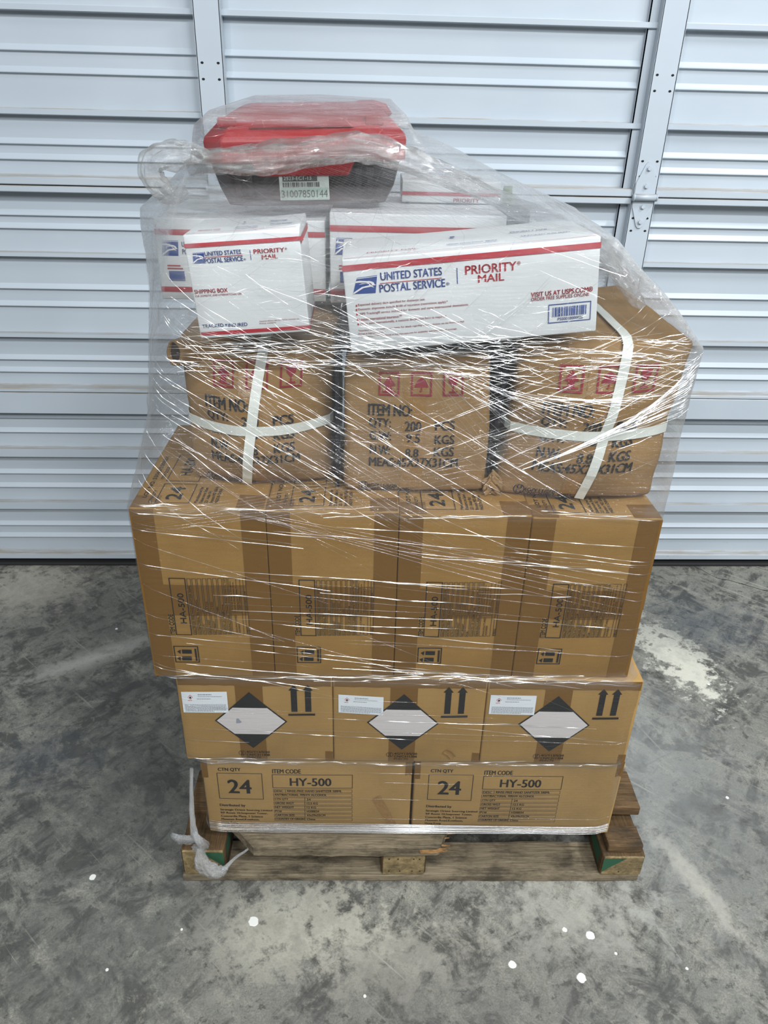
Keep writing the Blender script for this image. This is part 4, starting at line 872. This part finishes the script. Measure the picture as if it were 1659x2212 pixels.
# ================================================================== STRETCH FILM
def film_material(name, haze, gloss, rough, uvs=(14, 240), bstr=.6, tint=(.70, .71, .71, 1)):
    m = bpy.data.materials.new(name); m.use_nodes = True; t = m.node_tree; t.nodes.clear()
    out = t.nodes.new('ShaderNodeOutputMaterial'); tr = t.nodes.new('ShaderNodeBsdfTransparent'); tr.inputs[0].default_value = (.985, .985, .985, 1)
    df = t.nodes.new('ShaderNodeBsdfDiffuse'); df.inputs[0].default_value = tint; tl = t.nodes.new('ShaderNodeBsdfTranslucent'); tl.inputs[0].default_value = tint
    gl = t.nodes.new('ShaderNodeBsdfGlossy'); gl.inputs['Roughness'].default_value = rough; gl.inputs[0].default_value = (.95, .96, .97, 1)
    uv = t.nodes.new('ShaderNodeUVMap'); mp = t.nodes.new('ShaderNodeMapping'); mp.inputs['Scale'].default_value = (uvs[0], uvs[1], 1); mp.inputs['Rotation'].default_value = (0, 0, .10); t.links.new(uv.outputs[0], mp.inputs[0])
    mp2 = t.nodes.new('ShaderNodeMapping'); mp2.inputs['Scale'].default_value = (uvs[0]*.8, uvs[1]*.6, 1); mp2.inputs['Rotation'].default_value = (0, 0, -.55); t.links.new(uv.outputs[0], mp2.inputs[0])
    n1 = noi(t, mp.outputs[0], 1.0, 4, .6, .2); n2 = noi(t, mp2.outputs[0], 1.0, 4, .6, .2); crk = noi(t, texco(t), 34, 5, .65, .8)
    at = t.nodes.new('ShaderNodeAttribute'); at.attribute_name = 'layers'
    h = math_(t, 'ADD', math_(t, 'ADD', n1, math_(t, 'MULTIPLY', math_(t, 'MULTIPLY', n2, 1.2), at.outputs['Fac'])), math_(t, 'MULTIPLY', math_(t, 'MULTIPLY', crk, 2.2), at.outputs['Fac']))
    bp = nd(t, 'ShaderNodeBump', i_Strength=bstr, i_Distance=.004); t.links.new(h, bp.inputs['Height']); t.links.new(bp.outputs[0], gl.inputs['Normal'])
    fr = nd(t, 'ShaderNodeFresnel', i_IOR=1.5); t.links.new(bp.outputs[0], fr.inputs['Normal'])
    d2 = t.nodes.new('ShaderNodeMixShader'); d2.inputs[0].default_value = .45; t.links.new(df.outputs[0], d2.inputs[1]); t.links.new(tl.outputs[0], d2.inputs[2])
    hz = math_(t, 'MULTIPLY', at.outputs['Fac'], ramp(t, math_(t, 'MULTIPLY', n2, n1), [(.12, (haze*.35,)*3), (.42, (haze,)*3)]), True)
    m1 = t.nodes.new('ShaderNodeMixShader'); t.links.new(hz, m1.inputs[0]); t.links.new(tr.outputs[0], m1.inputs[1]); t.links.new(d2.outputs[0], m1.inputs[2])
    m2 = t.nodes.new('ShaderNodeMixShader'); t.links.new(math_(t, 'MINIMUM', math_(t, 'MULTIPLY', math_(t, 'MULTIPLY', fr.outputs[0], gloss), math_(t, 'ADD', at.outputs['Fac'], .3)), .32), m2.inputs[0]); t.links.new(m1.outputs[0], m2.inputs[1]); t.links.new(gl.outputs[0], m2.inputs[2])
    t.links.new(m2.outputs[0], out.inputs[0]); return m
def strand_material(name, a, rough):
    m = bpy.data.materials.new(name); m.use_nodes = True; t = m.node_tree; t.nodes.clear()
    out = t.nodes.new('ShaderNodeOutputMaterial'); tr = t.nodes.new('ShaderNodeBsdfTransparent'); gl = t.nodes.new('ShaderNodeBsdfGlossy'); gl.inputs['Roughness'].default_value = rough
    df = t.nodes.new('ShaderNodeBsdfDiffuse'); df.inputs[0].default_value = (.86, .86, .86, 1)
    m0 = t.nodes.new('ShaderNodeMixShader'); m0.inputs[0].default_value = .07; t.links.new(gl.outputs[0], m0.inputs[1]); t.links.new(df.outputs[0], m0.inputs[2])
    m1 = t.nodes.new('ShaderNodeMixShader'); m1.inputs[0].default_value = a; t.links.new(tr.outputs[0], m1.inputs[1]); t.links.new(m0.outputs[0], m1.inputs[2]); t.links.new(m1.outputs[0], out.inputs[0]); return m
FILM = film_material('clear_stretch_film', .85, 1.8, .09); STR = strand_material('film_crease', .13, .12); STR2 = strand_material('film_crease_bright', .40, .22)
ROPE = film_material('bunched_film', .5, 3.0, .08, (60, 30), 1.0, (.62, .60, .55, 1)); KNOT = film_material('knotted_film', 1.0, 1.5, .2, (40, 60), .8, (.90, .90, .90, 1))
# levels: z, then corner points FL FR BR BL AL of the wrap
LV = [(.142, (-.435, .008), (.431, -.011), (.433, .45), (-.434, .46), (-.436, .2)), (.346, (-.435, .008), (.431, -.011), (.433, .45), (-.434, .46), (-.436, .2)),
      (.362, (-.460, .006), (.426, -.019), (.428, .45), (-.459, .46), (-.461, .2)), (.566, (-.460, .006), (.426, -.019), (.428, .45), (-.459, .46), (-.461, .2)),
      (.582, (-.496, .002), (.398, -.009), (.399, .45), (-.496, .46), (-.497, .2)), (.925, (-.496, .002), (.398, -.009), (.399, .45), (-.496, .46), (-.497, .22)),
      (1.07, (-.450, .030), (.410, .020), (.412, .51), (-.47, .52), (-.488, .28)), (1.195, (-.424, .028), (.417, .025), (.424, .53), (-.485, .58), (-.492, .31)),
      (1.27, (-.400, .018), (.345, .020), (.36, .52), (-.49, .62), (-.494, .318)), (1.352, (-.378, .020), (.250, .016), (.30, .50), (-.497, .64), (-.498, .320)),
      (1.40, (-.400, .250), (.130, .27), (.175, .655), (-.45, .62), (-.44, .345)), (1.44, (-.398, .318), (.00, .322), (.09, .63), (-.42, .58), (-.402, .40)),
      (1.482, (-.392, .326), (-.030, .325), (-.028, .57), (-.395, .57), (-.395, .45)), (1.503, (-.368, .345), (-.042, .345), (-.036, .55), (-.385, .55), (-.375, .45)),
      (1.528, (-.300, .440), (-.070, .44), (-.062, .53), (-.31, .52), (-.305, .48))]
SEG = (44, 22, 26, 12, 14)
def ring_at(z):
    for a, b in zip(LV, LV[1:]):
        if z <= b[0] or b is LV[-1]: k = (z-a[0])/(b[0]-a[0]); break
    K = [np.array(a[i+1])*(1-k)+np.array(b[i+1])*k for i in range(5)]
    P = []
    for i in range(5):
        A, B = K[i], K[(i+1) % 5]
        for j in range(SEG[i]): P.append(A+(B-A)*j/SEG[i])
    P = np.array(P); c = P.mean(0)
    for _ in range(2): P = .5*P+.25*(np.roll(P, 1, 0)+np.roll(P, -1, 0))
    T = np.roll(P, -1, 0)-np.roll(P, 1, 0); N = np.stack([T[:, 1], -T[:, 0]], 1); N /= np.linalg.norm(N, axis=1)[:, None]
    return P+N*.004, N
zs = []
for a, b in zip(LV, LV[1:]):
    n = max(2, int((b[0]-a[0])/.012)); zs += [a[0]+(b[0]-a[0])*i/n for i in range(n)]
zs.append(LV[-1][0]); zs = np.array(zs)
G = np.zeros((len(zs), sum(SEG), 3)); GN = np.zeros_like(G); LAY = np.zeros((len(zs), sum(SEG)))
for i, z in enumerate(zs):
    P, N = ring_at(z); G[i, :, :2] = P; G[i, :, 2] = z; GN[i, :, :2] = N
for i, z in enumerate(zs):
    for j in range(G.shape[1]):
        x, y, _ = G[i, j]
        loose = .25 if z < .94 else (1.0 if z < 1.36 else .8)
        edge = sum(math.exp(-((z-e)/.012)**2) for e in (.354, .574, .93))
        d = .0035*loose*nz(x*10+y*6, y*8, z*16) + .0018*loose*nz(x*34, y*30+3, z*44) + .003*edge*nz(x*50, y*40, z*60)
        if z > .95: d += .002*loose*nz((x+z)*22, (x-z)*7, y*4)
        G[i, j] += GN[i, j]*d; G[i, j, 2] += .003*edge*nz(x*40, y*40, 9)
        front = j < SEG[0]
        lay = .03 + .2*edge if z < .94 else (.09+.1*nz(x*6, y*6, z*7) if front else .45+.25*nz(x*6, y*6, z*7))
        if z > 1.2: lay = .62+.38*nz(x*7+4, y*7, z*8)
        if front and 1.2 < z <= 1.352: lay = (.26 if -.205 < x < -.135 else .09)+.1*nz(x*9, y*7, z*8)
        if 1.20 < z < 1.42 and x < -.34: lay += .22
        if 1.36 < z < 1.52 and front: lay = (.05 if z > 1.385 and -.41 < x < -.02 else .42)+.1*nz(x*9, y*7, z*8)
        if z > 1.492: lay = .62+.3*nz(x*14, y*30, z*8)
        if SEG[0] <= j < SEG[0]+SEG[1] and 1.19 < z < 1.40: lay += .35
        LAY[i, j] = min(1, max(.03, lay))
nu = G.shape[1]; CUM = np.concatenate([[0], np.cumsum(SEG)])
def film_pt(U, z):
    """U in [0,5): edge number plus fraction along it"""
    e = int(U) % 5; c = CUM[e]+(U-int(U))*SEG[e]; j = int(c) % nu; fj = c-int(c); j2 = (j+1) % nu
    i = int(np.searchsorted(zs, z)-1); i = max(0, min(i, len(zs)-2)); fi = min(1, max(0, (z-zs[i])/(zs[i+1]-zs[i])))
    L = lambda A: (A[i, j]*(1-fj)+A[i, j2]*fj)*(1-fi)+(A[i+1, j]*(1-fj)+A[i+1, j2]*fj)*fi
    return L(G), L(GN)
fm = MB()
fm.add([tuple(G[i, j]) for i in range(len(zs)) for j in range(nu)], [(i*nu+j, i*nu+(j+1) % nu, (i+1)*nu+(j+1) % nu, (i+1)*nu+j) for i in range(len(zs)-1) for j in range(nu)], 0, True)
cap = [tuple(G[-1, j]) for j in range(nu)]; cc = np.mean(np.array(cap), 0); cc[2] += .004
fm.add(cap+[tuple(cc)], [(j, (j+1) % nu, nu) for j in range(nu)], 0, True)
nsheet = len(fm.v)
def strand(U0, z0, U1, z1, r, mi=1, jit=.004, off=.0012, step=.03):
    n = max(3, int((abs(U1-U0)*.85+abs(z1-z0))/step)); pts = []; s = random.random()*99
    for i in range(n+1):
        k = i/n; U = (U0+(U1-U0)*k) % 5; z = z0+(z1-z0)*k + jit*nz(k*3+s, s, 0)
        p, q = film_pt(U, min(max(z, .145), 1.52)); pts.append(p+q*off)
    rs = [r*(.35+.65*math.sin(PI*min(1, max(0, .06+.88*i/n)))) for i in range(n+1)]
    fm.tube(pts, rs, 4, mi, False, True)
def pleat(U0, z0, U1, z1, r, mi=2, jit=.003, off=.0015):
    """a narrow fold of film standing out of the sheet; its face turns up and down along its length"""
    n = max(6, int((abs(U1-U0)*.85+abs(z1-z0))/.007)); s = random.random()*99; C_ = []; Ns = []
    for i in range(n+1):
        k = i/n; p, q = film_pt((U0+(U1-U0)*k) % 5, min(max(z0+(z1-z0)*k+jit*nz(k*3+s, s, 0), .145), 1.52)); C_.append(Vector(p+q*off)); Ns.append(Vector(q).normalized())
    V = []
    for i, p in enumerate(C_):
        T = (C_[min(i+1, n)]-C_[max(i-1, 0)]).normalized(); B = T.cross(Ns[i]).normalized()
        if B.z < 0: B = -B
        a = math.radians(36+24*nz(i*.16+s, s*1.3, 3)+10*nz(i*.7, s, 8)); nrm = Ns[i]*math.cos(a)+B*math.sin(a); w_ = T.cross(nrm).normalized()*r*(.25+.75*math.sin(PI*(.06+.88*i/n)))
        V += [p+w_, p-w_]
    fm.add(V, [(2*i, 2*i+1, 2*i+3, 2*i+2) for i in range(n)], mi, True)
R = random.Random(21)
g = lambda a, b: R.uniform(a, b)
def scatter(n, U, z, dU, dz, rad, mi=1, jit=.003):
    for _ in range(n):
        u = g(*U); a = g(*z); l = g(*dU); (pleat if mi == 2 else strand)(max(.0, u-l/2), a, min(.999, u+l/2), a+g(*dz)*l, g(*rad)*((.75 if a < .95 else .5) if mi == 2 else 1), mi, jit)
# taut lines round the tall cartons: nearly level, sinking to the right
scatter(15, (0, 1), (.60, .92), (.15, .8), (-.11, -.04), (.0003, .0007))
scatter(6, (0, 1), (.80, .915), (.2, .6), (-.09, -.03), (.0004, .0009), 2)
scatter(5, (.3, 1), (.76, .86), (.2, .6), (-.09, -.03), (.0004, .001), 2)
scatter(6, (0, 1), (.60, .66), (.2, .7), (-.13, -.06), (.0004, .001), 2)
scatter(4, (.05, .8), (.68, .95), (.3, .6), (-.42, -.30), (.0004, .0009))
for k in range(6): strand(.10+.015*k, .95-.004*k, .95, .80-.015*k, .0007, 1)
for k in range(8): strand(.0, .885+.004*k, .55+.02*k, .955+.012*k, .0007, 1)
# crossing bands of strands over the crushed cartons: one falling to the right, one rising, level folds above
scatter(26, (.0, .75), (.97, 1.18), (.15, .45), (-.56, -.40), (.0003, .0008))
scatter(24, (.55, 1), (.98, 1.18), (.1, .4), (.28, .48), (.0003, .0008))
scatter(20, (.0, 1), (.96, 1.15), (.1, .5), (-.12, .04), (.0003, .0007))
scatter(60, (.05, 1), (1.16, 1.215), (.05, .3), (-.14, .10), (.0004, .0011), 2, .006)
for k in range(30): pleat(.45+.012*k*g(.5, 1.2), 1.19-.003*k, .62+.012*k, 1.02+.004*k, g(.0003, .0006))
for k in range(30): pleat(.70+.008*k, 1.0+.003*k, .99, 1.10+.0035*k, g(.0003, .0006))
# over the white boxes
scatter(36, (0, 1), (1.20, 1.345), (.05, .3), (-.6, .6), (.0003, .0006))
scatter(30, (0, .6), (1.18, 1.27), (.05, .3), (-.7, -.1), (.0004, .0007), 2)
scatter(18, (.25, .5), (1.24, 1.33), (.04, .14), (.2, .9), (.0004, .0007), 2)
scatter(27, (.05, .95), (1.36, 1.47), (.05, .3), (-.35, .35), (.0003, .0007))
for k in range(26): strand(.12+.012*k, 1.36, .50+.018*k, 1.46, .00035, 1)
for k in range(22): strand(.95-.02*k, 1.36, .62-.02*k, 1.455, .00035, 1)
scatter(24, (.05, .95), (1.47, 1.52), (.1, .5), (-.04, .04), (.0003, .0006), 1)
scatter(46, (.58, 1), (.99, 1.19), (.05, .3), (.30, .48), (.0003, .0008), 2)
scatter(60, (.0, .75), (.97, 1.20), (.05, .35), (-.56, -.38), (.0003, .0008), 2)
scatter(110, (.05, 1), (1.15, 1.215), (.03, .2), (-.12, .08), (.0005, .0013), 2, .006)
scatter(40, (.1, .7), (1.19, 1.26), (.03, .2), (-.6, .1), (.0004, .0009), 2, .004)
scatter(30, (0, 1), (1.21, 1.345), (.04, .25), (-.6, .6), (.0003, .0008), 2)
scatter(40, (.0, .95), (1.36, 1.46), (.04, .2), (-.3, .3), (.0004, .0009), 2)
scatter(14, (.0, 1), (.60, .92), (.1, .7), (-.12, -.03), (.0004, .0010), 2)
# sides
for _ in range(70): u = g(4.0, 4.95); z = g(.93, 1.36); pleat(u, z, min(4.999, u+g(.05, .25)), min(1.4, z+g(-.09, .12)), g(.0003, .0006))
for _ in range(40): u = g(1.0, 1.9); z = g(.6, 1.36); strand(u, z, min(1.99, u+g(.05, .4)), z+g(-.05, .05), g(.0004, .0008), 1)
# the two lower rows: few lines, a bright gathered hem along the bottom and creases at the row joints
scatter(7, (0, 1), (.36, .55), (.1, .6), (-.06, -.01), (.0003, .0007))
scatter(6, (0, 1), (.40, .54), (.2, .7), (-.06, -.02), (.0005, .0009), 2)
scatter(6, (0, 1), (.17, .34), (.1, .6), (-.03, .0), (.0003, .0006))
for z0 in (.356, .575): scatter(27, (0, 1), (z0-.006, z0+.010), (.03, .22), (-.06, .06), (.0005, .0012), 2, .003)
scatter(18, (0, 1), (.918, .938), (.03, .2), (-.06, .06), (.0004, .001), 2, .003)
for k in range(26): strand(0.001, .145+.0011*k+g(0, .004), .999, .143+.0009*k+g(0, .004), g(.0006, .0013), 2 if k % 2 else 1, .002)
for k in range(6): strand(1.0, .146+.003*k, 4.99, .148+.003*k, .001, 1, .003)
film = fm.build('stretch_film', [FILM, STR, STR2])
tag(film, 'clear plastic stretch film wrapped round the whole stack, creased and glinting', 'plastic film')
me = film.data
at = me.attributes.new('layers', 'FLOAT', 'POINT'); vals = np.full(len(me.vertices), .5, np.float32); vals[:len(zs)*nu] = LAY.ravel(); at.data.foreach_set('value', vals)
uvl = me.uv_layers.new(name='wrap'); co = np.zeros(len(me.vertices)*2, np.float32).reshape(-1, 2)
arc = np.cumsum(np.linalg.norm(np.diff(G[:, :, :], axis=1, prepend=G[:, :1, :]), axis=2), axis=1)
co[:len(zs)*nu, 0] = arc.ravel(); co[:len(zs)*nu, 1] = np.repeat(zs, nu)
li = np.zeros(len(me.loops), np.int32); me.loops.foreach_get('vertex_index', li); uvl.data.foreach_set('uv', co[li].ravel())
def bunch(name, pts, rads, mat, parent, seed, rid=9, nseg=90, flat=1.0, n=30):
    """a bunched length of film: a rope with pleats along it"""
    pts = [Vector(p) for p in pts]; m = len(pts)
    def cr(a, b, c, d, t): return .5*((2*b)+(c-a)*t+(2*a-5*b+4*c-d)*t*t+(3*b-a-3*c+d)*t**3)
    path, rr = [], []
    for i in range(nseg+1):
        s = i/nseg*(m-1); k = min(int(s), m-2); t = s-k; q = [pts[max(0, min(m-1, k+o))] for o in (-1, 0, 1, 2)]; w_ = [rads[max(0, min(m-1, k+o))] for o in (-1, 0, 1, 2)]
        path.append(cr(*q, t)); rr.append(max(.001, cr(*w_, t)))
    V = []; ref = None; mb = MB()
    for i, p in enumerate(path):
        tg = (path[min(i+1, nseg)]-path[max(i-1, 0)]).normalized(); ref = Vector((0, -1, 0)) if ref is None else ref
        a = tg.cross(ref).normalized(); b_ = a.cross(tg).normalized(); ref = b_
        for k in range(n):
            th = 2*PI*k/n; tw = th + i*.045
            r_ = rr[i]*(1+.22*math.sin(rid*tw)+.45*nz(math.cos(tw)*1.6+seed, math.sin(tw)*1.6, i*.09)+.18*nz(math.cos(tw)*5, math.sin(tw)*5+seed, i*.3))
            V.append(p+a*math.cos(th)*r_+b_*math.sin(th)*r_*flat)
    mb.add(V, [(i*n+k, i*n+(k+1) % n, (i+1)*n+(k+1) % n, (i+1)*n+k) for i in range(nseg) for k in range(n)], 0, True)
    o = mb.build(name, mat, parent); me = o.data
    at = me.attributes.new('layers', 'FLOAT', 'POINT'); at.data.foreach_set('value', np.clip(np.array([.55+.5*nz(v.co.x*22, v.co.y*22, v.co.z*30) for v in me.vertices], np.float32), .1, 1))
    uvl = me.uv_layers.new(name='wrap'); li = np.zeros(len(me.loops), np.int32); me.loops.foreach_get('vertex_index', li)
    co = np.stack([(li//n)/nseg*.5, (li % n)/n], 1).astype(np.float32); uvl.data.foreach_set('uv', co.ravel()); return o
bunch('gathered_hem', [(-.40, .30, 1.418), (-.36, .285, 1.430), (-.28, .285, 1.433), (-.19, .29, 1.445), (-.11, .30, 1.452), (-.03, .31, 1.432), (.06, .325, 1.402), (.13, .30, 1.375), (.19, .25, 1.352), (.245, .17, 1.335), (.285, .12, 1.30), (.315, .10, 1.262), (.33, .09, 1.245)],
      [.014, .018, .020, .019, .020, .017, .014, .014, .014, .013, .012, .010, .004], ROPE, film, 3.0)
bunch('loose_tail', [(-.36, .285, 1.432), (-.40, .27, 1.440), (-.435, .255, 1.435), (-.455, .25, 1.418), (-.448, .25, 1.395), (-.425, .25, 1.380), (-.40, .255, 1.388)], [.010, .017, .020, .017, .016, .014, .006], ROPE, film, 7.7, 6, 50)
# knotted end tied to the pallet corner
bunch('tied_end', [(-.447, -.006, .345), (-.452, -.014, .28), (-.456, -.022, .21), (-.452, -.026, .165), (-.446, -.030, .150)], [.003, .0035, .005, .007, .005], KNOT, film, 2.0, 5, 40, .7, 16)
bunch('knot', [(-.456, -.024, .176), (-.444, -.036, .168), (-.436, -.034, .152), (-.443, -.026, .134), (-.453, -.030, .140), (-.450, -.038, .156)], [.005, .009, .010, .009, .008, .004], KNOT, film, 5.0, 7, 60, .8, 22)
bunch('knot_tail', [(-.448, -.028, .158), (-.462, -.026, .158), (-.480, -.020, .150), (-.497, -.014, .146), (-.502, -.012, .140)], [.006, .009, .012, .014, .010], KNOT, film, 4.0, 7, 40, .22, 24)
bunch('knot_tail', [(-.446, -.032, .142), (-.442, -.044, .118), (-.428, -.050, .096), (-.408, -.046, .080), (-.394, -.036, .074)], [.008, .013, .016, .017, .010], KNOT, film, 6.0, 8, 50, .3, 26)
bunch('knot_tail', [(-.400, -.040, .078), (-.38, -.022, .088), (-.355, -.010, .100), (-.34, .0, .106)], [.006, .0035, .003, .002], KNOT, film, 8.0, 4, 26, .6, 12)
